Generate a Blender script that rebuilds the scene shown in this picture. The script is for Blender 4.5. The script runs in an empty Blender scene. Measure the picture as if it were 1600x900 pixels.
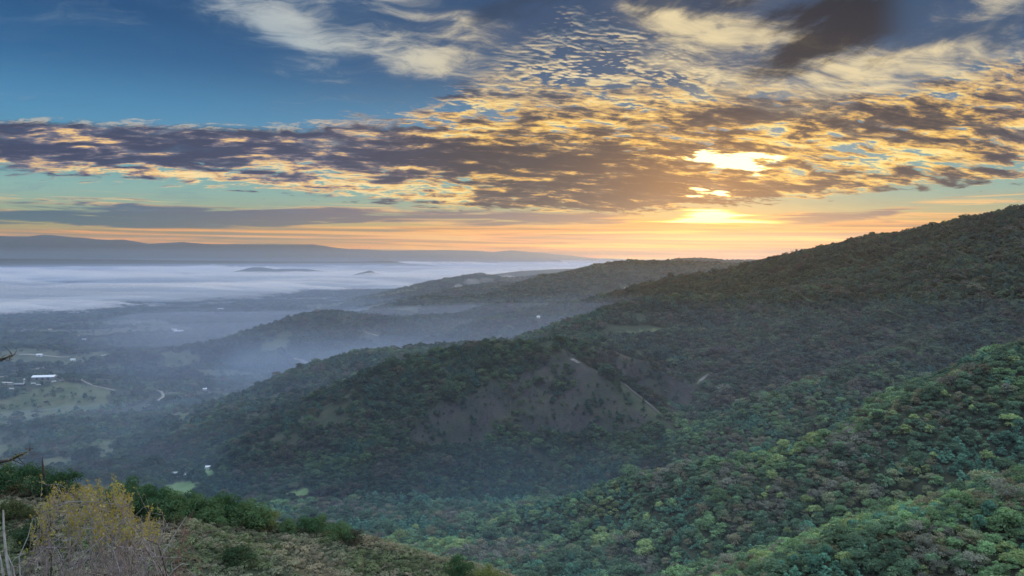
import bpy, bmesh, math, random
import numpy as np
from mathutils import Vector, Matrix, Quaternion
random.seed(7); np.random.seed(7)
C = bpy.context.scene.collection
scene = bpy.context.scene

# ---------------------------------------------------------------- camera, exposure
F = 1232.0                                   # focal length in photo pixels (1600 wide)
PITCH = math.atan(58 / F)
CP, SP = math.cos(PITCH), math.sin(PITCH)
cam_data = bpy.data.cameras.new('camera')
cam = bpy.data.objects.new('camera', cam_data); C.objects.link(cam)
cam.location = (0, 0, 0)
cam.rotation_euler = (math.pi / 2 - PITCH, 0, 0)
cam_data.sensor_width = 36.0
cam_data.lens = 36.0 * F / 1600
cam_data.clip_start = 0.1
cam_data.clip_end = 120000
scene.camera = cam
scene.view_settings.view_transform = 'Standard'
scene.view_settings.look = 'None'
scene.view_settings.gamma = 1.0
scene.view_settings.exposure = 0.5
scene.render.engine = 'CYCLES'
scene.cycles.use_denoising = True
scene.cycles.max_bounces = 6
scene.cycles.diffuse_bounces = 2
scene.cycles.volume_bounces = 2
scene.cycles.transparent_max_bounces = 16
scene.cycles.sample_clamp_indirect = 4.0

def ray(px, py):
    cx, cy = (px - 800) / F, -(py - 450) / F
    return np.array([cx, CP + cy * SP, -SP + cy * CP])

def at(px, py, Y):
    """world point seen at photo pixel (px, py), Y metres ahead"""
    d = ray(px, py)
    return d * (Y / d[1])

def azel(px, py):
    d = ray(px, py); d = d / np.linalg.norm(d)
    return math.degrees(math.atan2(d[0], d[1])), math.degrees(math.asin(d[2]))

def lin(r, g, b):
    f = lambda c: (c / 255 / 12.92) if c <= 10 else ((c / 255 + 0.055) / 1.055) ** 2.4
    return (f(r), f(g), f(b))

# ---------------------------------------------------------------- node helper
class Nd:
    """a tiny expression layer over shader nodes"""
    def __init__(s, tree, dims='3D'): s.t = tree; s.dims = dims
    def new(s, typ, **kw):
        n = s.t.nodes.new(typ)
        for k, v in kw.items(): setattr(n, k, v)
        return n
    def put(s, sock, v):
        if isinstance(v, X): s.t.links.new(v.s, sock)
        elif isinstance(v, bpy.types.NodeSocket): s.t.links.new(v, sock)
        elif v is not None:
            if isinstance(v, (tuple, list)) and sock.type == 'RGBA' and len(v) == 3: v = (*v, 1)
            sock.default_value = v
    def m(s, op, a, b=None, c=None, clamp=False):
        n = s.new('ShaderNodeMath', operation=op); n.use_clamp = clamp
        for i, v in enumerate((a, b, c)): s.put(n.inputs[i], v) if v is not None else None
        return X(s, n.outputs[0])
    def comb(s, x, y, z):
        n = s.new('ShaderNodeCombineXYZ')
        for i, v in enumerate((x, y, z)): s.put(n.inputs[i], v)
        return X(s, n.outputs[0])
    def noise(s, vec, scale, detail=4, rough=0.5, dist=0.0, lac=2.0, color=False):
        n = s.new('ShaderNodeTexNoise', noise_dimensions=s.dims)
        s.put(n.inputs['Vector'], vec)
        for k, v in (('Scale', scale), ('Detail', detail), ('Roughness', rough), ('Distortion', dist), ('Lacunarity', lac)):
            s.put(n.inputs[k], v)
        return X(s, n.outputs['Color' if color else 'Fac'])
    def voronoi(s, vec, scale, feature='SMOOTH_F1', smooth=0.6, rand=1.0):
        n = s.new('ShaderNodeTexVoronoi', feature=feature, voronoi_dimensions=s.dims)
        s.put(n.inputs['Vector'], vec); s.put(n.inputs['Scale'], scale); s.put(n.inputs['Randomness'], rand)
        if feature == 'SMOOTH_F1': s.put(n.inputs['Smoothness'], smooth)
        return X(s, n.outputs['Distance'])
    def ss(s, v, lo, hi, a=0.0, b=1.0):
        n = s.new('ShaderNodeMapRange', interpolation_type='SMOOTHSTEP')
        for i, q in enumerate((v, lo, hi, a, b)): s.put(n.inputs[i], q)
        return X(s, n.outputs[0])
    def mix(s, f, a, b, blend='MIX'):
        n = s.new('ShaderNodeMix', data_type='RGBA', blend_type=blend)
        s.put(n.inputs[0], f); s.put(n.inputs[6], a); s.put(n.inputs[7], b)
        return X(s, n.outputs[2])
    def ramp(s, v, stops):
        n = s.new('ShaderNodeValToRGB'); e = n.color_ramp.elements
        while len(e) < len(stops): e.new(0.5)
        for q, (p, c) in zip(e, stops): q.position = p; q.color = (*c, 1)
        s.put(n.inputs[0], v)
        return X(s, n.outputs[0])
    def curve(s, v, pts):
        """piecewise curve through (x, y) in 0..1"""
        n = s.new('ShaderNodeFloatCurve'); c = n.mapping.curves[0]
        n.mapping.extend = 'HORIZONTAL'
        while len(c.points) < len(pts): c.points.new(0.5, 0.5)
        for q, (x, y) in zip(c.points, pts): q.location = (x, y); q.handle_type = 'AUTO_CLAMPED'
        n.mapping.update(); s.put(n.inputs['Value'], v)
        return X(s, n.outputs[0])
    def vscale(s, v, sc):
        n = s.new('ShaderNodeVectorMath', operation='MULTIPLY'); s.put(n.inputs[0], v); s.put(n.inputs[1], sc)
        return X(s, n.outputs[0])
    def vadd(s, a, b):
        n = s.new('ShaderNodeVectorMath', operation='ADD'); s.put(n.inputs[0], a); s.put(n.inputs[1], b)
        return X(s, n.outputs[0])

class X:
    def __init__(s, nd, sock): s.n, s.s = nd, sock
    def __add__(a, b): return a.n.m('ADD', a, b)
    __radd__ = __add__
    def __sub__(a, b): return a.n.m('SUBTRACT', a, b)
    def __rsub__(a, b): return a.n.m('SUBTRACT', b, a)
    def __mul__(a, b): return a.n.m('MULTIPLY', a, b)
    __rmul__ = __mul__
    def __truediv__(a, b): return a.n.m('DIVIDE', a, b)
    def __rtruediv__(a, b): return a.n.m('DIVIDE', b, a)
    def __neg__(a): return a.n.m('MULTIPLY', a, -1.0)

# ---------------------------------------------------------------- sky
SUN_AZ, SUN_EL = azel(1108, 290)
world = bpy.data.worlds.new('World'); scene.world = world
world.use_nodes = True
world.cycles.sampling_method = 'MANUAL'; world.cycles.sample_map_resolution = 512
wt = world.node_tree; wt.nodes.clear()
n = Nd(wt, '2D')
tc = n.new('ShaderNodeTexCoord')
sep = n.new('ShaderNodeSeparateXYZ'); wt.links.new(tc.outputs['Generated'], sep.inputs[0])
dx, dy, dz = (X(n, sep.outputs[i]) for i in range(3))
az = n.m('ARCTAN2', dx, dy) * (180 / math.pi)
el = n.m('ARCSINE', dz) * (180 / math.pi)
az01 = n.m('MULTIPLY_ADD', az, 1 / 80, 0.5, clamp=True)
A = lambda px: (azel(px, 200)[0] + 40) / 80
def edge(pts):                                # a skyline of a cloud deck: px -> py, as elevation in degrees
    return n.curve(az01, [(A(px), (azel(px, py)[1] + 5) / 30) for px, py in pts]) * 30.0 - 5.0
def blob(px, py, rx, ry, rot=0.0):            # soft elliptical weather patch, by direction
    a0, e0 = azel(px, py); k = math.degrees(1 / F)
    c, s_ = math.cos(math.radians(rot)), math.sin(math.radians(rot))
    ra, rb = rx * k, ry * k
    A1, B1, C1 = c / ra, s_ / ra, -(a0 * c + e0 * s_) / ra
    A2, B2, C2 = -s_ / rb, c / rb, (a0 * s_ - e0 * c) / rb
    p = n.m('MULTIPLY_ADD', az, A1, n.m('MULTIPLY_ADD', el, B1, C1))
    q = n.m('MULTIPLY_ADD', az, A2, n.m('MULTIPLY_ADD', el, B2, C2))
    return n.m('POWER', math.exp(-1), n.m('MULTIPLY_ADD', p, p, q * q))
def blobs(lst):
    tot = 0.0
    for w, *b in lst: tot = n.m('MULTIPLY_ADD', blob(*b), w, tot)
    return tot

# clear sky: the Nishita sky, graded by elevation
sky = n.new('ShaderNodeTexSky'); sky.sky_type = 'NISHITA'; sky.sun_disc = False
sky.sun_elevation = math.radians(SUN_EL); sky.sun_rotation = math.radians(SUN_AZ)
sky.altitude = 500; sky.air_density = 1.0; sky.dust_density = 1.2; sky.ozone_density = 1.0
NISHITA = 0.05
sunang = n.new('ShaderNodeVectorMath', operation='DOT_PRODUCT')
wt.links.new(tc.outputs['Generated'], sunang.inputs[0])
sd = (math.sin(math.radians(SUN_AZ)) * math.cos(math.radians(SUN_EL)), math.cos(math.radians(SUN_AZ)) * math.cos(math.radians(SUN_EL)), math.sin(math.radians(SUN_EL)))
sunang.inputs[1].default_value = sd
ang = n.m('ARCCOSINE', X(n, sunang.outputs['Value'])) * (180 / math.pi)
near = n.m('EXPONENT', -(ang / 11.0))          # 1 at the sun, falling off
near_wide = n.m('EXPONENT', -(ang / 30.0))
e01 = n.m('MULTIPLY', el, 1 / 30, clamp=True)
E = lambda py: max(0.0, azel(400, py)[1] / 30)
clear = n.ramp(e01, [(0.0, lin(205, 150, 110)), (E(380), lin(190, 158, 118)), (E(360), lin(176, 168, 130)), (E(330), lin(152, 180, 160)), (E(295), lin(148, 188, 178)), (E(270), lin(112, 172, 180)),
                     (E(230), lin(92, 158, 190)), (E(170), lin(76, 143, 188)), (E(100), lin(48, 108, 160)), (E(30), lin(34, 88, 138)), (1.0, lin(34, 80, 128))])
clear = n.mix(n.m('MULTIPLY', near_wide, 1.0), clear, n.ramp(e01, [(0.0, lin(244, 160, 74)), (E(380), lin(192, 146, 84)), (E(350), lin(190, 162, 104)), (E(300), lin(112, 160, 150)), (E(200), lin(80, 130, 160)), (E(120), lin(34, 70, 100)), (E(30), lin(24, 54, 84)), (1.0, lin(24, 54, 84))]))
nish = n.vscale(sky.outputs[0], (NISHITA,) * 3)
clear = n.mix(0.94, nish, clear)

# the high deck: cloudlets on a level sheet, seen in perspective
zz = n.m('MAXIMUM', dz, 0.0) + 0.22
P = n.comb(dx / zz, dy / zz, 0.0)
warp = n.noise(P, 4.0, 2, 0.5, color=True)
Pw = n.vadd(P, n.vscale(n.vadd(warp, (-.5, -.5, -.5)), (0.09, 0.06, 0.0)))
rot = n.new('ShaderNodeVectorRotate', rotation_type='Z_AXIS'); rot.inputs['Angle'].default_value = math.radians(-10)
wt.links.new(Pw.s, rot.inputs['Vector'])
Pr = n.vscale(rot.outputs[0], (0.60, 1.15, 1.0))
Pl = n.vscale(rot.outputs[0], (0.45, 1.05, 1.0))
toward = (sd[0] * 0.006, sd[1] * 0.012, 0)
hiel = n.ss(el, 7.0, 12.5)
leftw = n.ss(az, -4, -18)
def cloudlets(Q, off):
    a = n.noise(Q, 15.0, 9, hiel * 0.04 + 0.64)
    b = n.mix(n.ss(n.noise(Q, 4.0, 2, 0.5), 0.42, 0.58), n.comb(*[n.voronoi(Q, 62.0, smooth=0.9)] * 3), n.comb(*[n.voronoi(Q, 34.0, smooth=0.9)] * 3))
    sb = n.new('ShaderNodeSeparateXYZ'); wt.links.new(b.s, sb.inputs[0]); b = X(n, sb.outputs[0])
    return (a - 0.5) * (2.3 - hiel * 0.6) + (0.48 - b) * (hiel * 0.5 + 0.12) + 0.5
Pm = Pr
c1 = cloudlets(Pm, 0)
c2 = cloudlets(n.vadd(Pm, toward), 0)
relief = (c1 - c2) * 1.0
big = n.noise(Pr, 3.4, 4, 0.55)
mott = n.noise(Pl, 9.0, 6, 0.6)
streak = n.noise(n.comb(az * 0.075, el * 0.95 + az * 0.035 + 33.7, 0.0), 1.0, 8, 0.60, 0.25)
streak2 = n.noise(n.comb(az * 0.11 + 19.1, el * 1.9, 0.0), 1.0, 6, 0.6, 0.9)

top = edge([(-200, 186), (0, 187), (150, 189), (300, 194), (420, 200), (520, 190), (620, 172), (700, 145), (760, 100), (840, 55), (900, 22), (960, 28), (1040, 62), (1120, 92), (1220, 118), (1400, 118), (1480, 95), (1560, 72), (1700, 60)])
bot = edge([(-200, 258), (0, 264), (150, 274), (300, 284), (400, 292), (500, 303), (560, 308), (650, 318), (760, 325), (900, 332), (1010, 333), (1080, 322), (1160, 318), (1240, 310), (1330, 300), (1420, 293), (1500, 288), (1700, 275)])
jag = (c1 - 0.5) * 3.0 + (big - 0.5) * 4.0
topm = n.ss(top - el + jag * (1.0 - leftw * 0.8), -0.2, 2.0 - leftw * 1.6) * n.ss(top - el, -2.6, -0.8)
botm = n.ss(el - bot + (c1 - 0.5) * 1.2 + (streak2 - 0.5) * 1.0, -0.25, 0.35)
deckmask = topm * botm

# thickness of the deck by direction: where it is dark from below, where it is thin and lit
thick = blobs([
    (0.75, -60, 212, 260, 27, -3), (0.72, 250, 216, 220, 25, -3), (0.64, 520, 224, 190, 24, -5), (0.56, 760, 250, 230, 34, -6), (0.46, 960, 262, 140, 32, -4),
    (0.50, 960, 318, 180, 13, 0), (0.62, 1190, 287, 90, 13, -3), (0.50, 1290, 291, 80, 12, 0), (0.44, 1060, 285, 80, 10, -8), (0.40, 860, 300, 160, 16, 0),
    (0.22, 1150, 178, 170, 16, 0), (0.24, 1330, 190, 160, 20, 0), (0.22, 1480, 230, 150, 16, 0), (0.16, 900, 150, 90, 10, 0), (0.20, 1010, 188, 130, 12, 0),
    (0.16, 1560, 180, 120, 40, 0), (0.22, 1240, 232, 80, 8, 0), (0.20, 1420, 262, 80, 7, 4),
    (-0.34, 520, 279, 300, 17, -3), (-0.26, 150, 258, 320, 9, -3), (-0.30, 1115, 247, 70, 14, -5), (-0.42, 1165, 262, 35, 12, -15), (-0.36, 1095, 297, 55, 11, 0),
    (-0.10, 1010, 212, 120, 10, 0), (-0.18, 1300, 250, 150, 14, 0), (-0.20, 1330, 270, 240, 10, 0), (-0.20, 700, 175, 140, 25, 15), (-0.18, 1050, 110, 240, 40, -5), (-0.14, 1400, 130, 250, 26, 0)])
dens = (c1 - 0.5) * 0.80 + 0.52 + (big - 0.5) * 0.9 + (mott - 0.5) * 1.5 * (1.0 - hiel * 0.45) + (streak - 0.5) * (leftw * 1.5 + 0.5) + n.m('MINIMUM', thick, 0.75) * 0.62
t = n.ss(dens - relief * 0.8, 0.08, 1.04)
tones_left = n.ramp(t, [(0.0, lin(255, 226, 164)), (0.28, lin(236, 192, 126)), (0.5, lin(176, 152, 134)), (0.7, lin(106, 104, 120)), (1.0, lin(62, 70, 94))])
tones_sun = n.ramp(t, [(0.0, lin(255, 232, 150)), (0.25, lin(246, 196, 96)), (0.48, lin(190, 150, 90)), (0.72, lin(98, 86, 76)), (1.0, lin(50, 52, 62))])
tones_high = n.ramp(t, [(0.0, lin(236, 222, 190)), (0.3, lin(214, 196, 158)), (0.55, lin(150, 150, 146)), (0.78, lin(82, 102, 124)), (1.0, lin(44, 72, 102))])
deckcol = n.mix(n.ss(near_wide, 0.36, 0.62), tones_left, tones_sun)
deckcol = n.mix(n.ss(el, 8.5, 14.0), deckcol, tones_high)
rim = n.m('MULTIPLY', topm * (1.0 - topm) * 4.0, leftw * n.ss(c1, 0.42, 0.62))
deckcol = n.mix(rim * 0.7, deckcol, lin(238, 222, 190))
bluegap = blobs([(0.50, 900, 60, 110, 60, -10), (0.35, 1000, 95, 160, 30, -10), (0.15, 1130, 130, 140, 24, -10), (0.32, 1540, 95, 120, 22, 5), (0.3, 640, 178, 130, 18, 5), (0.22, 830, 130, 130, 22, 0)])
alpha = n.ss(c1 + (big - 0.5) * 0.7 - bluegap * 0.42 + n.m('MAXIMUM', thick, -0.05) * 0.7, 0.16, 0.46) * deckmask
col = n.mix(alpha, clear, deckcol)

# low bands of stratus near the horizon
bandtop = edge([(-200, 300), (0, 297), (150, 299), (300, 310), (430, 320), (520, 318), (590, 316), (630, 326), (760, 328), (900, 332), (1050, 335), (1150, 345), (1250, 330), (1330, 330), (1450, 312), (1600, 298), (1700, 290)])
lowm = n.ss(bandtop - el + (streak2 - 0.5) * 0.5, -0.1, 0.25)
lowthick = blobs([(0.9, 100, 338, 260, 20, 2), (0.9, 560, 338, 330, 17, 1), (0.7, 880, 343, 150, 13, 0), (0.9, 1270, 339, 110, 9, 4), (0.4, 1400, 330, 90, 9, 8), (0.5, 1220, 355, 60, 5, 0),
                  (-0.35, 250, 310, 330, 9, -2), (-0.5, 550, 373, 600, 12, 0), (-0.6, 1100, 345, 80, 18, 0), (-0.3, 1500, 306, 160, 9, 4)])
lowd = streak2 * 0.9 + lowthick * 0.42
low_lit = n.mix(n.m('MULTIPLY', near, 1.3, clamp=True), n.ramp(e01, [(0.0, lin(244, 160, 88)), (E(372), lin(250, 182, 104)), (E(345), lin(226, 192, 142)), (E(300), lin(228, 206, 150)), (1.0, lin(228, 206, 150))]), lin(255, 176, 62))
low_dark = n.mix(n.m('MULTIPLY', near, 0.9, clamp=True), n.mix(n.ss(az, -36, -8), lin(78, 110, 134), lin(112, 112, 130)), lin(150, 108, 84))
low_dark = n.mix(n.ss(el, 1.3, 0.3), low_dark, n.mix(n.m('MULTIPLY', near_wide, 1.2, clamp=True), lin(160, 140, 118), lin(190, 130, 70)))
low_col = n.mix(n.m('MAXIMUM', n.ss(lowd, 0.50, 0.78), n.ss(streak2, 0.50, 0.66) * 0.8), low_lit, low_dark)
streak3 = n.noise(n.comb(az * 0.10 + 45.5, el * 2.8 + az * 0.05, 0.0), 1.0, 6, 0.58, 0.6)
low_a = n.ss(n.m('MAXIMUM', lowd, lowthick * -0.2) + (streak3 - 0.5) * 2.2, 0.36, 0.72) * lowm
col = n.mix(low_a, col, low_col)

# bright and dusky streaks lying along the horizon
hs = n.noise(n.comb(az * 0.075 + 8.0, el * 4.2 + az * 0.06, 0.0), 1.0, 5, 0.55, 0.4)
h_far = n.ramp(hs, [(0.36, lin(140, 136, 130)), (0.47, lin(190, 152, 104)), (0.56, lin(246, 172, 92)), (0.66, lin(255, 190, 112))])
h_sun = n.ramp(hs, [(0.36, lin(150, 106, 58)), (0.46, lin(214, 134, 40)), (0.55, lin(255, 160, 26)), (0.66, lin(255, 206, 80))])
hcol = n.mix(n.ss(near_wide, 0.34, 0.72), h_far, h_sun)
hm = n.ss(el + (streak2 - 0.5) * 1.2, 2.5, 1.5) * n.ss(lowthick, 0.5, 0.2)
col = n.mix(hm * 0.85, col, hcol)

# high veil across the top
Pv = n.vadd(n.vscale(rot.outputs[0], (0.62, 1.25, 1)), n.vscale(n.vadd(warp, (-.5, -.5, -.5)), (0.10, 0.10, 0.0)))
v1 = n.noise(Pv, 5.5, 9, 0.66)
v2 = n.noise(n.vadd(Pv, (4.1, 2.2, 1.0)), 6.5, 7, 0.58)
veil_m = blobs([(0.6, 330, 0, 150, 30, -12), (0.5, 420, 25, 70, 30, -20), (0.62, 580, 58, 100, 32, -22), (0.55, 650, 15, 200, 36, -10), (0.55, 490, 80, 80, 30, -35), (0.22, 30, 70, 70, 12, -10), (0.14, 330, 97, 80, 6, -5), (0.16, 570, 148, 50, 6, 4), (0.6, 690, 105, 130, 22, -8), (0.55, 710, 55, 100, 34, 0),
                (0.9, 1060, 38, 110, 36, -35), (0.95, 1220, 105, 180, 34, -6), (0.8, 1140, 10, 70, 34, 0), (0.9, 1420, 102, 170, 24, 14), (0.8, 1540, 28, 150, 24, 24), (0.5, 1250, 55, 90, 26, 0), (0.4, 1560, 90, 90, 20, 10), (-0.7, 860, 30, 75, 45, -15), (-0.4, 1490, 55, 90, 14, 8)])
above = n.ss(el, 18.5, 34.0)                   # added veil overhead and all round, brighter than the visible sky, lights the ground
veil = n.ss(v1 * 1.5 + n.m('MINIMUM', veil_m, 1.0) * 0.62 + above * 0.85, 0.70, 1.72)
veil_lit = n.mix(n.ss(near_wide, 0.30, 0.62), n.mix(n.ss(el, 12, 20), lin(160, 180, 192), lin(200, 200, 192)), lin(236, 216, 170))
veil_lit = n.mix(above, veil_lit, (1.0, 1.2, 1.45))
veil_sh = n.mix(n.ss(near_wide, 0.30, 0.62), lin(84, 116, 148), lin(112, 116, 124))
veil_col = n.mix(n.ss(v2 * 0.9 + v1 * 0.5 + veil * 0.5, 0.72, 1.22), veil_sh, veil_lit)
veil_col = n.mix(above * 0.75, veil_col, veil_lit)
col = n.mix(veil * 0.94, col, veil_col)
gloom = blobs([(1.6, 1345, 34, 115, 36, 20), (1.2, 1080, -8, 110, 28, 0), (0.95, 1490, 54, 140, 18, 8), (0.5, 1240, 15, 90, 22, 0), (0.45, 1590, 60, 110, 20, 0), (0.5, 800, 10, 100, 40, 0), (0.35, 1270, 60, 80, 22, 20)])
gst = n.noise(n.comb(az * 0.16 + el * 0.10, el * 0.55 - az * 0.20 + 71.3, 0.0), 1.0, 7, 0.6)
gl = n.ss(gloom + ((v2 - 0.5) * 1.2 + (gst - 0.5) * 3.4) * n.ss(gloom, 0.02, 0.4), 0.10, 1.3)
col = n.mix(gl * 0.94, col, n.mix(n.ss(az, 24, 27), n.mix(n.ss(az, 12, 20), lin(44, 66, 94), lin(28, 32, 42)), lin(50, 80, 112)))

# the sun behind the clouds
burst = blobs([(1.35, 1118, 245, 88, 12, -4), (1.1, 1165, 263, 36, 9, -12), (1.5, 1092, 298, 60, 11, -3), (1.35, 1112, 334, 52, 11, 0), (0.9, 1112, 346, 130, 10, 0)])
rag = (0.42 - t) * 2.6 * n.ss(el, 2.9, 4.0) + (streak3 - 0.5) * 2.4 * n.ss(el, 4.4, 3.2)
burst = burst + rag * n.ss(burst, 0.03, 0.5) - 0.15
bt = n.ss(burst, 0.30, 1.05)
col = n.mix(bt, col, n.ramp(n.ss(burst, 0.2, 1.15), [(0.0, (1.05, 0.50, 0.04)), (0.45, (1.2, 0.82, 0.12)), (0.8, (1.35, 1.1, 0.4)), (1.0, (1.6, 1.45, 0.9))]))
halo = blobs([(0.55, 1110, 300, 150, 75, 0), (0.5, 1110, 365, 260, 30, 0), (0.08, 1110, 300, 420, 160, 0)])
col = n.vadd(col, n.vscale(n.comb(halo, halo, halo), (0.55, 0.22, 0.0)))

hz = n.ss(el, 4.0, 0.0)
col = n.mix(1.0, col, n.comb(hz * 0.05 + 1.0, hz * -0.08 + 1.0, hz * -0.70 + 1.0), 'MULTIPLY')
expo = above * 0.28 + 0.72  # dims the visible sky only; the overhead veil stays full to brighten the ground
col = n.mix(1.0, col, n.comb(expo, expo, expo), 'MULTIPLY')
bg = n.new('ShaderNodeBackground'); n.put(bg.inputs['Color'], col); bg.inputs['Strength'].default_value = 1.0
wo = n.new('ShaderNodeOutputWorld'); wt.links.new(bg.outputs[0], wo.inputs['Surface'])
# ---------------------------------------------------------------- light and air settings
SUN_W = 1.5
FOG_H, FOG_D, FOG_C = 62.0, 0.0038, (0.66, 0.71, 0.75)
HAZE_C, HAZE_D, HAZE_G = (0.56, 0.69, 1.0), 1.5e-5, 0.68
MC = (0.47, 0.66, 1.0)
MISTS = [([(150, -150), (200, -110), (330, -50), (600, -50), (1200, -70), (2000, -100), (3000, -180), (4500, -90), (8000, -60), (13000, -220), (33000, -393)], 0.55e-4, MC, 501),
         ([(170, -200), (240, -130), (340, -90), (600, -100), (1200, -130), (2000, -200), (3000, -280), (4500, -310), (8000, -360), (13000, -400), (33000, -405)], 0.5e-4, MC, 503),
         ([(250, -250), (340, -190), (600, -160), (1200, -205), (2000, -260), (3000, -310), (4500, -350), (8000, -400), (13000, -430)], 0.7e-4, MC, 504),
         ([(420, -330), (560, -226), (800, -220), (1200, -252), (1700, -300), (2300, -380)], 4.5e-4, (0.50, 0.73, 1.0), 502, 0.09),
         ([(1250, -400), (1600, -285), (2100, -258), (2700, -285), (3400, -335), (4600, -430)], 5.5e-4, (0.54, 0.73, 1.0), 506, 0.12, -26, 4, 8),
         ([(1230, -330), (1360, -172), (1900, -148), (2600, -190), (3400, -245), (4600, -330), (6000, -430)], 1.0e-4, (0.54, 0.68, 0.95), 507, 0.17, -34, 24, 9),
         ([(1250, -350), (1450, -205), (2000, -185), (2700, -235), (3600, -300), (5000, -420)], 0.9e-4, (0.54, 0.68, 0.95), 508, 0.17, -32, 20, 9),
         ([(22800, -420), (23600, -60), (26500, 120), (27800, -300)], 6e-5, (0.5, 0.7, 1.0), 505)]
# ---------------------------------------------------------------- terrain: heights from ridge lines
def _hash(ix, iy, seed):
    h = (ix.astype(np.int64) * 374761393 + iy.astype(np.int64) * 668265263 + seed * 1442695041) & 0xFFFFFFFF
    h = ((h ^ (h >> 13)) * 1274126177) & 0xFFFFFFFF
    return ((h ^ (h >> 16)) & 0xFFFFFF) / float(0xFFFFFF)

def vnoise(x, y, seed=0):
    ix, iy = np.floor(x), np.floor(y)
    fx, fy = x - ix, y - iy
    fx = fx * fx * fx * (fx * (fx * 6 - 15) + 10); fy = fy * fy * fy * (fy * (fy * 6 - 15) + 10)
    a, b = _hash(ix, iy, seed), _hash(ix + 1, iy, seed)
    c, d = _hash(ix, iy + 1, seed), _hash(ix + 1, iy + 1, seed)
    return (a + (b - a) * fx) * (1 - fy) + (c + (d - c) * fx) * fy

def fbm(x, y, oct=5, seed=0, gain=0.5):
    t = np.zeros_like(x); a = 1.0; s = 0.0
    for o in range(oct):
        t += a * (vnoise(x, y, seed + o * 17) * 2 - 1); s += a; a *= gain
        x, y = x * 1.97 + y * 0.31 + 11.3, y * 1.97 - x * 0.31 + 5.7
    return t / s

def ridged(x, y, oct=4, seed=0):
    t = np.zeros_like(x); a = 1.0; s = 0.0
    for o in range(oct):
        t += a * (1 - np.abs(vnoise(x, y, seed + o * 13) * 2 - 1)); s += a; a *= 0.5
        x, y = x * 2.03 + y * 0.2 + 3.1, y * 2.03 - x * 0.2 + 7.9
    return t / s

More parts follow.
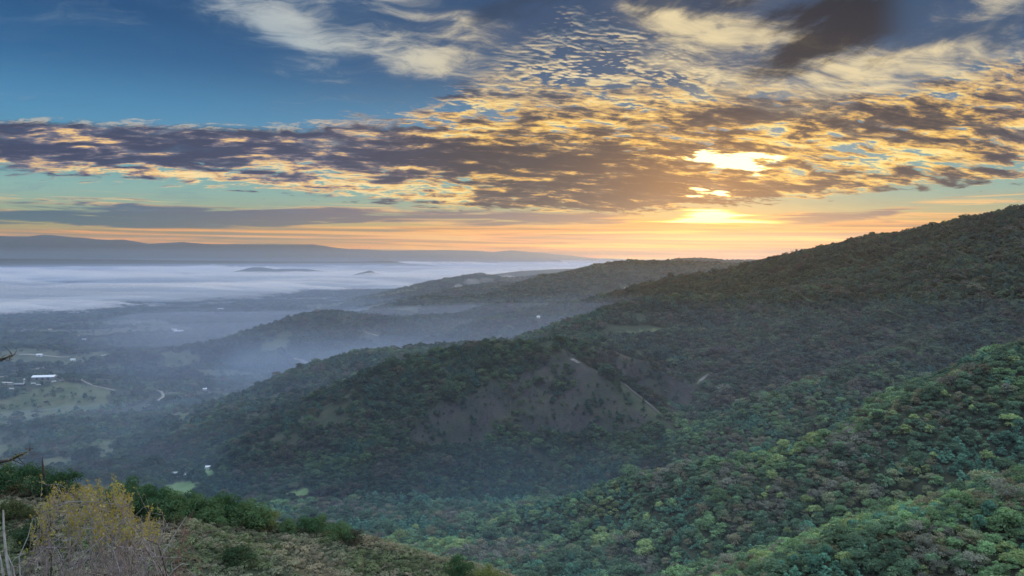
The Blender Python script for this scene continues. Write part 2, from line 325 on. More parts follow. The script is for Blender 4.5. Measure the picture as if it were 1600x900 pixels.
# each ridge: list of (px, py, Y); slope; crest half-width; gully size, gully depth
RIDGES = [
  dict(n='knoll', p=[(-700, 700, 130), (-300, 720, 118), (0, 752, 118), (100, 757, 122), (200, 795, 132), (300, 815, 138), (400, 828, 144), (520, 842, 150), (570, 852, 152), (640, 872, 152), (700, 888, 152), (790, 912, 152), (1000, 990, 152)], s=0.62, sn=0.10, w=10, g=16, a=0.6, tree=0),
  dict(n='spur_near', p=[(1000, 985, 270), (1150, 912, 300), (1250, 868, 310), (1400, 808, 322), (1500, 785, 328), (1600, 756, 336), (1800, 690, 350), (2300, 540, 380)], s=0.55, w=10, g=55, a=6, tree=8),
  dict(n='spur_mid', p=[(640, 868, 640), (700, 845, 660), (850, 788, 690), (1000, 740, 670), (1100, 715, 650), (1210, 695, 625), (1350, 656, 590), (1430, 622, 585), (1480, 597, 590), (1540, 570, 600), (1600, 541, 615), (1750, 480, 640), (2100, 380, 700)], s=0.50, w=14, g=95, a=13, tree=8),
  dict(n='spur_side', p=[(1100, 640, 1010), (1180, 578, 1120), (1260, 535, 1250), (1340, 502, 1400), (1450, 462, 1560), (1600, 415, 1750), (1800, 360, 1900)], s=0.42, w=20, g=120, a=9, tree=9),
  dict(n='spur_side', p=[(1120, 660, 860), (1190, 632, 900), (1260, 603, 950), (1340, 570, 1020), (1450, 530, 1150), (1600, 478, 1330), (1800, 420, 1450)], s=0.45, w=14, g=90, a=9, tree=8),
  dict(n='spur_side', p=[(1180, 492, 1700), (1250, 462, 1850), (1330, 425, 2050), (1420, 385, 2250)], s=0.42, w=20, g=120, a=9, tree=9),
  dict(n='hill_front', p=[(330, 735, 880), (400, 697, 900), (480, 646, 950), (570, 597, 1000), (640, 562, 1060), (700, 545, 1100), (760, 534, 1130), (860, 530, 1160), (940, 537, 1180), (1010, 556, 1170), (1060, 590, 1130), (1090, 625, 1090)], s=0.40, w=26, g=110, a=14, tree=8),
  dict(n='hill_spur', p=[(860, 532, 1150), (900, 565, 1075), (960, 598, 1010), (1030, 652, 930)], s=0.45, w=8, g=90, a=4, tree=0),
  dict(n='hill_spur', p=[(760, 536, 1120), (720, 585, 1020), (650, 640, 930), (590, 690, 860)], s=0.45, w=10, g=90, a=4, tree=8),
  dict(n='hill_back', p=[(330, 640, 1650), (400, 600, 1620), (470, 572, 1600), (560, 549, 1600), (640, 542, 1640), (740, 535, 1700), (900, 520, 1750)], s=0.30, w=40, g=150, a=10, tree=8),
  dict(n='saddle', p=[(900, 528, 1350), (960, 523, 1400), (1040, 515, 1420), (1120, 520, 1400), (1250, 500, 1500)], s=0.22, w=60, g=150, a=5, tree=8),
  dict(n='knob', p=[(860, 525, 1500), (900, 505, 1560), (950, 484, 1640), (1010, 466, 1720), (1080, 459, 1760), (1150, 462, 1760), (1300, 440, 1900)], s=0.36, w=40, g=150, a=10, tree=9),
  dict(n='ridge_right', p=[(560, 566, 2500), (640, 540, 2650), (720, 513, 2800), (780, 492, 2950), (840, 478, 3050), (900, 470, 3150), (980, 448, 3150), (1050, 433, 3050), (1130, 420, 2900), (1200, 404, 2750), (1280, 386, 2600), (1340, 371, 2500), (1420, 359, 2400), (1500, 340, 2250), (1600, 320, 2100), (1800, 268, 2000), (2200, 190, 2000), (2800, 150, 2100)], s=0.36, w=45, g=260, a=36, tree=9),
  dict(n='ridge_mid', p=[(60, 575, 2500), (180, 552, 2600), (270, 542, 2650), (340, 530, 2700), (400, 512, 2750), (440, 500, 2800), (480, 489, 2850), (530, 483, 2900), (580, 492, 2950), (640, 494, 3100), (720, 488, 3400), (800, 470, 3600)], s=0.34, w=50, g=220, a=22, tree=9),
  dict(n='terrace', p=[(-500, 590, 1900), (-200, 590, 1920), (0, 592, 1930), (60, 592, 1940), (110, 594, 1930), (140, 604, 1900)], s=0.22, w=60, g=200, a=3, tree=0),
  dict(n='low_hills', p=[(-400, 540, 2900), (-100, 541, 2850), (0, 540, 2800), (60, 541, 2800), (110, 553, 2750)], s=0.2, w=60, g=200, a=6, tree=8),
  dict(n='low_hills', p=[(140, 547, 2780), (180, 544, 2800), (240, 544, 2800), (300, 541, 2820)], s=0.25, w=40, g=200, a=6, tree=8),
  dict(n='ridge_back', p=[(580, 487, 4300), (620, 474, 4500), (670, 463, 4700), (720, 466, 4700), (770, 457, 4900), (830, 440, 5000), (870, 427, 5200), (920, 416, 5300), (975, 407, 5500), (1060, 407, 5600), (1150, 411, 5500), (1300, 405, 5200)], s=0.30, w=80, g=420, a=34, tree=9),
  dict(n='ridge_back', p=[(600, 520, 3700), (700, 498, 3900), (790, 480, 4100), (850, 474, 4100)], s=0.25, w=80, g=300, a=20, tree=9),
  dict(n='ridge_far', p=[(950, 415, 7500), (1040, 409, 7600), (1065, 403.5, 7700), (1095, 402.5, 7700), (1130, 406.5, 7800), (1180, 406, 7900), (1400, 400, 8000)], s=0.3, w=90, g=500, a=12, tree=9),
  dict(n='ridge_far', p=[(640, 452, 6800), (690, 440, 7200), (720, 432, 7500), (752, 427, 7600), (775, 432, 7700), (800, 434, 7800), (850, 430, 8000), (900, 424, 8200)], s=0.22, w=120, g=500, a=20, tree=9),
  dict(n='ridge_far', p=[(660, 462, 5900), (700, 452, 6000), (760, 443, 6100), (800, 441, 6200)], s=0.25, w=100, g=500, a=20, tree=9),
  dict(n='ridge_far', p=[(770, 428, 9800), (820, 422, 10200), (880, 419, 10600), (930, 418, 10800)], s=0.2, w=140, g=600, a=20, tree=9),
  dict(n='island', p=[(338, 431, 14300), (358, 425.5, 14300), (380, 421, 14300), (396, 417, 14300), (410, 417.3, 14300), (430, 420.3, 14400), (450, 420, 14400), (480, 420.6, 14400), (500, 422.4, 14450), (516, 424.6, 14500), (532, 430, 14500)], s=0.22, w=80, g=350, a=30, tree=0),
  dict(n='island', p=[(550, 430, 12800), (578, 422, 12900), (590, 427, 12900), (606, 434, 12700)], s=0.25, w=60, g=300, a=24, tree=0),
  dict(n='island', p=[(262, 430, 13900), (285, 426, 14000), (325, 430, 14000)], s=0.2, w=60, g=300, a=18, tree=0),
  dict(n='low_ridge', p=[(-900, 400, 20000), (-300, 402, 20500), (0, 404, 21000), (150, 405, 21300), (300, 407, 21800), (440, 408.5, 22000), (560, 408.5, 22200), (610, 407.5, 22200), (640, 412, 22300)], s=0.12, w=300, g=1500, a=12, tree=0),
  dict(n='mountains', p=[(-1500, 352, 27000), (-700, 360, 27500), (-300, 366, 28000), (0, 369, 28500), (40, 369, 28500), (72, 367, 28500), (115, 370, 28600), (150, 374, 28700), (195, 374, 28800), (230, 380.5, 28900), (285, 378, 29000), (350, 381.5, 29200), (420, 381, 29500), (490, 382, 29700), (520, 386, 29800), (545, 389, 30000), (600, 391, 30000), (650, 391, 30200), (700, 390.5, 30500), (740, 391, 30700), (770, 393.5, 31000), (800, 391, 31000), (840, 394.5, 31500), (870, 397, 31800), (930, 403, 32000), (1000, 406, 32500), (1800, 404, 33000), (2800, 395, 33000)], s=0.16, w=250, g=2200, a=70, tree=0),
]
for R in RIDGES:
    R['P'] = np.array([at(*q) for q in R['p']])
    R['P'][:, 2] -= R['tree']
YB = [0, 300, 600, 850, 1200, 1700, 2700, 4000, 5500, 7000, 60000]
ZB = [-215, -222, -238, -262, -304, -345, -376, -422, -450, -464, -464]

def heights(x, y):
    """ground height over world x, y (arrays)"""
    shp = x.shape; x = x.ravel().astype(float); y = y.ravel().astype(float)
    r = np.hypot(x, y); Yd = np.where(y > 0, np.maximum(y, r * 0.55), r)
    z = np.interp(Yd, YB, ZB)
    amp = np.interp(Yd, [300, 900, 1500, 2800, 4000, 6000, 9000], [0, 8, 16, 14, 5, 3, 2])
    z += amp * fbm(x / 330, y / 330, 4, 3)
    for i, R in enumerate(RIDGES):
        P = R['P']
        reach = (P[:, 2].max() + 480) / max(0.08, min(R['s'], R.get('sn', 9))) * 1.1
        box = (x > P[:, 0].min() - reach) & (x < P[:, 0].max() + reach) & (y > P[:, 1].min() - reach) & (y < P[:, 1].max() + reach)
        if not box.any(): continue
        X_, Y_ = x[box], y[box]
        best = np.full(X_.shape, 1e18); bz = np.zeros_like(best); side = np.zeros_like(best)
        for a, b in zip(P[:-1], P[1:]):
            d = b[:2] - a[:2]; L = d @ d
            t = np.clip(((X_ - a[0]) * d[0] + (Y_ - a[1]) * d[1]) / L, 0, 1)
            qx, qy = a[0] + d[0] * t, a[1] + d[1] * t
            dd = (X_ - qx) ** 2 + (Y_ - qy) ** 2
            m = dd < best
            best[m] = dd[m]; bz[m] = (a[2] + (b[2] - a[2]) * t)[m]; side[m] = (Y_ - qy)[m]
        D = np.sqrt(best); w = R['w']
        s = np.where(side < 0, R.get('sn', R['s']), R['s'])
        g = R['g']
        gul = R['a'] * (ridged(X_ / g * 0.9, Y_ / g * 0.9, 4, 40 + i) - 0.62) * 2.2 * np.clip(D / (g * 0.8), 0.05, 1)
        gul += R['a'] * 0.22 * fbm(X_ / g * 3, Y_ / g * 3, 4, 70 + i)
        zr = bz - s * (np.sqrt(D * D + w * w) - w) + gul
        k = max(1.5, w * 0.22)
        zb = z[box]
        h = np.clip(0.5 + 0.5 * (zr - zb) / k, 0, 1)
        z[box] = zb * (1 - h) + zr * h + k * h * (1 - h) * 0.5
    # the slope the camera stands on
    near = -1.7 - 0.40 * np.maximum(0, r - 1.5) - 0.004 * np.maximum(0, r - 5) ** 2
    near = np.maximum(near, -1.7 - 0.70 * r)
    near += 0.12 * fbm(x / 1.7, y / 1.7, 3, 9) * np.clip(r / 3, 0, 1)
    h = np.clip(0.5 + 0.5 * (near - z) / 4.0, 0, 1)
    z = z * (1 - h) + near * h + 1.0 * h * (1 - h)
    return z.reshape(shp)
# ---------------------------------------------------------------- sun and air
sun_data = bpy.data.lights.new('sun', 'SUN'); sun_data.energy = SUN_W; sun_data.angle = math.radians(10); sun_data.color = (1.0, 0.56, 0.20)
sun = bpy.data.objects.new('sun', sun_data); C.objects.link(sun)
sun.rotation_euler = Vector((-sd[0], -sd[1], -sd[2])).to_track_quat('-Z', 'Y').to_euler()

def tag(o, label=None, cat=None, group=None, kind=None):
    for k, v in (('label', label), ('category', cat), ('group', group), ('kind', kind)):
        if v: o[k] = v
    return o

def link(name, me, mat=None, parent=None, kind=None, loc=None):
    if mat is not None:
        for m_ in (mat if isinstance(mat, (list, tuple)) else (mat,)): me.materials.append(m_)
    o = bpy.data.objects.new(name, me); C.objects.link(o)
    if parent is not None: o.parent = parent
    if kind: o['kind'] = kind
    if loc is not None: o.location = loc
    return o

def mesh(name, verts, faces, smooth=False, mats=None):
    me = bpy.data.meshes.new(name)
    if isinstance(verts, np.ndarray) and isinstance(faces, np.ndarray):
        k = faces.shape[1]
        me.vertices.add(len(verts)); me.vertices.foreach_set('co', np.ascontiguousarray(verts, np.float32).ravel())
        me.loops.add(faces.size); me.loops.foreach_set('vertex_index', np.ascontiguousarray(faces, np.int32).ravel())
        me.polygons.add(len(faces)); me.polygons.foreach_set('loop_start', np.arange(0, faces.size, k, dtype=np.int32))
        if mats is not None: me.polygons.foreach_set('material_index', np.ascontiguousarray(mats, np.int32))
        me.update(calc_edges=True)
    else:
        me.from_pydata([tuple(v) for v in verts], [], [tuple(f) for f in faces])
        if mats is not None: me.polygons.foreach_set('material_index', np.array(mats, np.int32))
    if smooth: me.polygons.foreach_set('use_smooth', np.ones(len(me.polygons), bool))
    return me

def empty(name, loc, rz=0.0):
    o = bpy.data.objects.new(name, None); C.objects.link(o); o.location = loc; o.rotation_euler = (0, 0, rz)
    o.empty_display_size = 0.5
    return o

def material(name):
    m_ = bpy.data.materials.new(name); m_.use_nodes = True; t = m_.node_tree; t.nodes.clear()
    nd = Nd(t); out = nd.new('ShaderNodeOutputMaterial')
    return m_, nd, out

def solid(name, col, rough=0.8, metal=0.0, var=0.25, scale=3.0):
    m_, nd, out = material(name)
    p = nd.new('ShaderNodeBsdfPrincipled')
    g = nd.new('ShaderNodeTexCoord')
    f = nd.noise(g.outputs['Object'], scale, 5, 0.6)
    nd.put(p.inputs['Base Color'], nd.mix(nd.ss(f, 0.3, 0.7), tuple(c * (1 - var) for c in col), tuple(min(1, c * (1 + var)) for c in col)))
    p.inputs['Roughness'].default_value = rough; p.inputs['Metallic'].default_value = metal
    nd.t.links.new(p.outputs[0], out.inputs['Surface'])
    return m_

# ---------------------------------------------------------------- ground sheet
az_f = np.radians(np.linspace(-37.5, 37.5, 860))
az_l = np.radians(np.concatenate([np.linspace(-180, -60, 25), np.linspace(-57, -39, 10)]))
azs = np.concatenate([az_l, az_f, -az_l[::-1][:-1]])
rs = np.concatenate([np.exp(np.linspace(math.log(0.5), math.log(60), 60))[:-1], np.exp(np.linspace(math.log(60), math.log(240), 90))[:-1],
                     np.exp(np.linspace(math.log(240), math.log(3600), 300))[:-1], np.exp(np.linspace(math.log(3600), math.log(34500), 150))])
RG, AG = np.meshgrid(rs, azs, indexing='ij')
GX, GY = RG * np.sin(AG), RG * np.cos(AG)
GZ = heights(GX, GY)
nr, na = GX.shape

def ground_z(x, y):
    return float(heights(np.array([float(x)]), np.array([float(y)]))[0])

def ground_at(px, py, y0=60, y1=12000):
    """first ground point on the sight line of a photo pixel"""
    d = ray(px, py); d = d / d[1]
    t = np.exp(np.linspace(math.log(y0), math.log(y1), 1600))
    z = heights(d[0] * t, t)
    k = np.nonzero(z > d[2] * t)[0]
    k = k[0] if len(k) else len(t) - 1
    return np.array([d[0] * t[k], t[k], z[k]])

# skyline so far, per direction: which ground is in view
HAZ = np.radians(np.linspace(-37.5, 37.5, 860))
ti = np.where((azs >= HAZ[0] - 1e-9) & (azs <= HAZ[-1] + 1e-9))[0]
ANG = GZ[:, ti] / RG[:, ti]
HOR = np.maximum.accumulate(ANG, axis=0)       # tangent of the highest ground up to each range
def in_view(x, y, ztop, margin):
    r = np.hypot(x, y); a = np.arctan2(x, y)
    j = np.clip(np.round((a - HAZ[0]) / (HAZ[1] - HAZ[0])).astype(int), 0, len(HAZ) - 1)
    i = np.clip(np.searchsorted(rs, r * 0.985) - 1, 0, len(rs) - 1)
    return ztop / r > HOR[i, j] - margin / F

# what covers the ground: outlines found on the photograph's slopes, laid on the terrain
def outline(pts, **k): return np.array([ground_at(*p, **k)[:2] for p in pts])
GRASS = [outline(p) for p in (
    [(945, 524), (975, 519), (1010, 515), (1040, 512), (1036, 520), (1015, 527), (975, 527)],
    [(838, 541), (850, 533), (866, 533), (872, 540), (858, 546)],
    [(772, 530), (780, 525), (788, 528), (782, 533)],
    [(268, 668), (262, 650), (285, 640), (296, 648), (290, 668)],
    [(-60, 668), (0, 625), (60, 612), (130, 598), (170, 610), (150, 640), (90, 655), (0, 672)],
    [(30, 735), (40, 720), (110, 708), (122, 716), (100, 740), (60, 745)],
    [(400, 545), (412, 528), (440, 535), (450, 548), (420, 556)],
    [(150, 690), (190, 684), (215, 700), (180, 715)],
    [(1055, 528), (1060, 522), (1072, 524), (1070, 531)],
)]
LAWN = [outline(p) for p in ([(245, 772), (268, 756), (300, 751), (312, 760), (300, 778), (260, 782)], [(315, 750), (321, 731), (333, 731), (335, 746), (325, 753)], [(440, 780), (445, 768), (480, 765), (482, 776), (462, 784)])]
SCRUB = [outline(p) for p in (
    [(640, 690), (700, 640), (760, 612), (840, 580), (900, 560), (960, 600), (1040, 655), (1000, 668), (900, 690), (860, 700), (780, 690), (700, 705)],
    [(930, 545), (1010, 548), (1070, 575), (1100, 600), (1090, 630), (1040, 640), (980, 600), (920, 560)],
)]
LEAFLESS = outline([(1240, 720), (1300, 690), (1400, 680), (1410, 740), (1300, 750)])
ROADS = [([(893, 563), (905, 570)], 12), ([(968, 597), (985, 610), (1010, 630), (1036, 652)], 6), ([(1110, 585), (1098, 592), (1090, 602)], 9),
         ([(0, 592), (30, 584), (60, 577), (104, 571)], 16), ([(136, 565), (150, 560), (166, 556)], 16), ([(160, 561), (170, 557)], 12), ([(240, 610), (252, 613), (256, 620), (248, 627), (236, 632), (226, 638)], 11),
         ([(258, 616), (275, 615), (285, 616), (295, 621), (310, 620)], 12), ([(310, 618), (340, 613), (378, 604)], 6), ([(125, 594), (150, 605), (180, 612)], 9), ([(338, 638), (360, 634), (392, 637)], 5),
         ([(393, 590), (410, 595)], 14), ([(460, 562), (475, 568), (484, 570)], 16), ([(30, 556), (60, 556), (110, 559)], 16), ([(570, 520), (580, 523), (590, 526)], 16), ([(1010, 445), (990, 450), (975, 453)], 10), ([(112, 745), (135, 739), (160, 737)], 5), ([(170, 762), (190, 757), (205, 755)], 6), ([(652, 478), (666, 477)], 9)]
ROAD_W = [(np.array([ground_at(*p) for p in pts]), w) for pts, w in ROADS]

def inside(poly, x, y):
    r = np.zeros(x.shape, bool); j = len(poly) - 1
    for i in range(len(poly)):
        xi, yi = poly[i]; xj, yj = poly[j]
        c = ((yi > y) != (yj > y)) & (x < (xj - xi) * (y - yi) / (yj - yi + 1e-12) + xi)
        r ^= c; j = i
    return r

def cover(x, y):
    """(grass, bare, scrub) 0..1 at world points"""
    r = np.hypot(x, y); k = np.clip(r * 0.03, 2, 40)
    wx, wy = x + k * fbm(x / (k * 3), y / (k * 3), 3, 201), y + k * fbm(x / (k * 3), y / (k * 3), 3, 202)
    g = np.zeros(x.shape); s = np.zeros(x.shape)
    for p in GRASS: g[inside(p, wx, wy)] = 1
    for p in SCRUB: s[inside(p, wx, wy)] = 1
    v = np.clip((r - 3600) / 800, 0, 1) * (y > 0) * (x < -0.12 * y) * (r < 8000)                   # valley floor: a quilt of fields and streets
    g = np.maximum(g, v * 0.5 * (vnoise(x / 260, y / 260, 61) > 0.62))
    m = ((r > 1150) & (r < 3300) & (fbm(x / 210, y / 210, 4, 77) > 0.27) & (x < -0.28 * y)).astype(float)
    g = np.maximum(g, m * 0.7)
    return g, s

def lawn(x, y):
    wx, wy = x + 5 * fbm(x / 15, y / 15, 3, 203), y + 5 * fbm(x / 15, y / 15, 3, 204)
    m = np.zeros(x.shape, bool)
    for p in LAWN: m |= inside(p, wx, wy)
    return m
gg, ss_ = cover(GX.ravel(), GY.ravel())
verts = np.stack([GX.ravel(), GY.ravel(), GZ.ravel()], 1)
ii, jj = np.meshgrid(np.arange(nr - 1), np.arange(na), indexing='ij'); j2 = (jj + 1) % na
quads = np.stack([ii * na + jj, (ii + 1) * na + jj, (ii + 1) * na + j2, ii * na + j2], -1).reshape(-1, 4)[:, ::-1]

m_ground, nd, out = material('ground')
att = nd.new('ShaderNodeVertexColor'); att.layer_name = 'cover'
sp = nd.new('ShaderNodeSeparateColor'); nd.t.links.new(att.outputs[0], sp.inputs[0])
geo = nd.new('ShaderNodeNewGeometry'); pos = geo.outputs['Position']
fine = nd.noise(pos, 0.35, 6, 0.65); mid = nd.noise(pos, 0.03, 6, 0.6); wide = nd.noise(pos, 0.004, 6, 0.6)
earth = nd.mix(nd.ss(mid, 0.35, 0.65), (0.040, 0.052, 0.034), (0.065, 0.072, 0.046))
grass = nd.mix(nd.ss(mid, 0.35, 0.65), (0.075, 0.100, 0.048), (0.135, 0.140, 0.080))
scrub = nd.mix(nd.ss(fine, 0.35, 0.68), nd.mix(nd.ss(mid, 0.38, 0.62), (0.022, 0.028, 0.025), (0.034, 0.031, 0.032)), nd.mix(nd.ss(mid, 0.38, 0.62), (0.045, 0.05, 0.04), (0.066, 0.057, 0.056)))
colr = nd.mix(X(nd, sp.outputs[0]), earth, grass)
colr = nd.mix(X(nd, sp.outputs[2]), colr, scrub)
colr = nd.mix(X(nd, sp.outputs[1]), colr, nd.mix(nd.ss(mid, 0.35, 0.65), (0.10, 0.17, 0.065), (0.16, 0.23, 0.10)))
colr = nd.mix(nd.ss(wide, 0.3, 0.7, 0.0, 0.45), colr, nd.vscale(colr, (0.6, 0.62, 0.62)))
pr = nd.new('ShaderNodeBsdfPrincipled'); nd.put(pr.inputs['Base Color'], colr); pr.inputs['Roughness'].default_value = 0.95; pr.inputs['Specular IOR Level'].default_value = 0.1
bmp = nd.new('ShaderNodeBump'); bmp.inputs['Strength'].default_value = 0.6; bmp.inputs['Distance'].default_value = 1.0; nd.put(bmp.inputs['Height'], fine + mid * 3.0)
nd.t.links.new(bmp.outputs[0], pr.inputs['Normal']); nd.t.links.new(pr.outputs[0], out.inputs['Surface'])

def ground_piece(name, r0, r1):
    i0, i1 = np.searchsorted(rs, r0), np.searchsorted(rs, r1)
    i1 = min(i1, nr - 1)
    q = quads.reshape(nr - 1, na, 4)[i0:i1].reshape(-1, 4) - i0 * na
    v = verts[i0 * na:(i1 + 1) * na]
    if i0 == 0:                                                       # close the sheet under the camera
        v = np.vstack([v, [[0, 0, float(GZ[0].mean())]]])
    me = mesh(name, v, q, smooth=True)
    if i0 == 0:
        pass
    ca = me.color_attributes.new('cover', 'FLOAT_COLOR', 'POINT')
    n_ = (i1 + 1 - i0) * na
    c4 = np.zeros((len(v), 4), np.float32); c4[:n_, 0] = gg[i0 * na:i0 * na + n_]; c4[:n_, 2] = ss_[i0 * na:i0 * na + n_] * np.clip(0.85 + 0.9 * fbm(v[:n_, 0] / 20, v[:n_, 1] / 20, 4, 88), 0, 1); c4[:n_, 1] = lawn(v[:n_, 0].astype(float), v[:n_, 1].astype(float)); c4[:, 3] = 1
    ca.data.foreach_set('color', c4.ravel())
    return link(name, me, m_ground, kind='structure')
ground_piece('hillside', 0, 240)
ground_piece('hills', 240, 3600)
ground_piece('valley_floor', 3600, 14000)
ground_piece('mountains', 14000, 1e9)

# dirt roads and trails lying on the slopes
m_road = solid('pale dirt', (0.26, 0.235, 0.20), 0.95, var=0.2, scale=0.2); m_trail = solid('worn earth', (0.13, 0.115, 0.10), 0.95, var=0.45, scale=0.12)
for P_, w in ROAD_W:
    d = np.concatenate([[0], np.cumsum(np.hypot(*np.diff(P_[:, :2], axis=0).T))])
    nseg = max(6, int(d[-1] / 8)); t = np.linspace(0, d[-1], nseg)
    x, y = np.interp(t, d, P_[:, 0]), np.interp(t, d, P_[:, 1])
    for _ in range(3):
        x[1:-1] = (x[:-2] + 2 * x[1:-1] + x[2:]) / 4; y[1:-1] = (y[:-2] + 2 * y[1:-1] + y[2:]) / 4
    tx, ty = np.gradient(x), np.gradient(y); l = np.hypot(tx, ty) + 1e-9; nx, ny = -ty / l, tx / l
    ww = w * (0.22 + 0.2 * np.array([_r for _r in vnoise(t / 20, t * 0, 5)]))
    cols_ = np.linspace(-1, 1, 5)
    vx = np.stack([x + nx * ww * c for c in cols_], 1); vy = np.stack([y + ny * ww * c for c in cols_], 1)
    vz = heights(vx, vy) + 0.5 + 0.0006 * np.hypot(vx, vy)
    v = np.stack([vx.ravel(), vy.ravel(), vz.ravel()], 1)
    f = np.array([[i * 5 + k, i * 5 + k + 1, (i + 1) * 5 + k + 1, (i + 1) * 5 + k] for i in range(nseg - 1) for k in range(4)])
    link('dirt_road', mesh('dirt_road', v, f, smooth=True), m_trail if P_[:, 0].mean() > -150 and P_[:, 1].mean() < 1600 else m_road, kind='structure')

# ---------------------------------------------------------------- woods
def leaf_mat(name, attr_type='INSTANCER'):
    m_, nd, out = material(name)
    if attr_type == 'INSTANCER':
        a = nd.new('ShaderNodeAttribute'); a.attribute_type = 'INSTANCER'; a.attribute_name = 'tint'; tint = a.outputs['Color']
    else:
        a = nd.new('ShaderNodeObjectInfo'); tint = a.outputs['Color']
    tcn = nd.new('ShaderNodeTexCoord')
    v = nd.noise(tcn.outputs['Object'], 9.0 if attr_type == 'INSTANCER' else 7.0, 4, 0.7)
    col = nd.mix(1.0, tint, nd.comb(*[nd.ss(v, 0.28, 0.72, 0.55, 1.5)] * 3), 'MULTIPLY')
    d = nd.new('ShaderNodeBsdfDiffuse'); nd.put(d.inputs['Color'], col); d.inputs['Roughness'].default_value = 0.5
    tr = nd.new('ShaderNodeBsdfTranslucent'); nd.put(tr.inputs['Color'], nd.mix(1.0, col, (1.1, 1.15, 0.6), 'MULTIPLY'))
    mx = nd.new('ShaderNodeMixShader'); mx.inputs[0].default_value = 0.3
    nd.t.links.new(d.outputs[0], mx.inputs[1]); nd.t.links.new(tr.outputs[0], mx.inputs[2])
    nd.t.links.new(mx.outputs[0], out.inputs['Surface'])
    return m_
m_leaf_i = leaf_mat('leaves of the wood'); m_leaf_o = leaf_mat('leaves', 'OBJECT')
m_bark = solid('bark', (0.10, 0.08, 0.065), 0.95, var=0.4, scale=2.0)

def crown(seed, lumps, leaves, leaf, rx=0.5, rz=0.34, base=0.30, shape='round', gap=0.0):
    """leaf-sized faces spread over the lumps of a crown; unit height tree"""
    rg = np.random.default_rng(seed); V = []; 
    cen = []
    for k in range(lumps):
        a = rg.uniform(0, 2 * math.pi); q = math.sqrt(rg.uniform(0, 1)); 
        if shape == 'round':
            z = rg.uniform(0, 1) ** 0.8
            rad = rx * 0.78 * q * math.sqrt(max(0.05, 1 - (z * 0.95) ** 2)); zz_ = base + 0.16 + z * (0.88 - base - 0.16)
            lr = rx * rg.uniform(0.26, 0.46)
        elif shape == 'tall':
            z = rg.uniform(0, 1); rad = rx * 0.7 * q * (1.05 - z * 0.75); zz_ = base + 0.1 + z * (0.9 - base - 0.1); lr = rx * rg.uniform(0.3, 0.5) * (1.1 - 0.5 * z)
        else:
            z = rg.uniform(0, 1); rad = rx * 0.85 * q; zz_ = 0.18 + z * 0.55 * (1 - 0.5 * q); lr = rx * rg.uniform(0.28, 0.45)
        cen.append((rad * math.cos(a), rad * math.sin(a), zz_, lr))
    cen = np.array(cen); mid_ = np.array([0, 0, 0.5])
    which = rg.integers(0, lumps, leaves)
    d = rg.normal(size=(leaves, 3)); d /= np.linalg.norm(d, axis=1)[:, None]; d[:, 2] = np.where(d[:, 2] < -0.3, -d[:, 2], d[:, 2])
    rr = cen[which, 3] * rg.uniform(0.72, 1.06, leaves)
    p = cen[which, :3] + d * rr[:, None] * np.array([1, 1, 0.85])
    nrm = d + rg.normal(size=d.shape) * 0.34 + (0, 0, 0.22); nrm /= np.linalg.norm(nrm, axis=1)[:, None]
    up_ = rg.normal(size=d.shape); t1 = np.cross(nrm, up_); t1 /= np.linalg.norm(t1, axis=1)[:, None]; t2 = np.cross(nrm, t1)
    sz = leaf * rg.uniform(0.6, 1.35, leaves)[:, None]
    quad = np.stack([p + t1 * sz, p + t2 * sz * 0.75, p - t1 * sz, p - t2 * sz * 0.75], 1)
    return quad.reshape(-1, 3), np.arange(leaves * 4).reshape(-1, 4), cen

def tube(pts, rad, sides=5):
    pts = np.array(pts, float); rad = np.array(rad, float); V = []; Fc = []
    for i, p in enumerate(pts):
        t = pts[min(i + 1, len(pts) - 1)] - pts[max(i - 1, 0)]; t /= np.linalg.norm(t) + 1e-9
        a = np.cross(t, [0.31, 0.95, 0.1]); a /= np.linalg.norm(a) + 1e-9; b = np.cross(t, a)
        for k in range(sides):
            th = 2 * math.pi * k / sides; V.append(p + (a * math.cos(th) + b * math.sin(th)) * rad[i])
        if i:
            for k in range(sides):
                Fc.append(((i - 1) * sides + k, (i - 1) * sides + (k + 1) % sides, i * sides + (k + 1) % sides, i * sides + k))
    return np.array(V), np.array(Fc)

def trunk(cen, seed, nl=6, r0=0.028, base=0.3):
    rg = np.random.default_rng(seed); V, Fc, o = [], [], 0
    def add(p, r, s=5):
        nonlocal o
        v, f = tube(p, r, s); V.append(v); Fc.append(f + o); o += len(v)
    add([(0, 0, -0.06), (0.01, 0.005, base * 0.5), (0.0, 0.01, base), (0.0, 0, base + 0.22)], [r0 * 1.4, r0, r0 * 0.85, r0 * 0.5], 6)
    for c in cen[rg.permutation(len(cen))[:nl]]:
        s = np.array([0, 0, base * rg.uniform(0.7, 1.2)]); e = c[:3]; m_ = (s + e) / 2 + rg.normal(size=3) * 0.03
        add([s, m_, e], [r0 * 0.55, r0 * 0.36, r0 * 0.12], 4)
    return np.vstack(V), np.vstack(Fc)

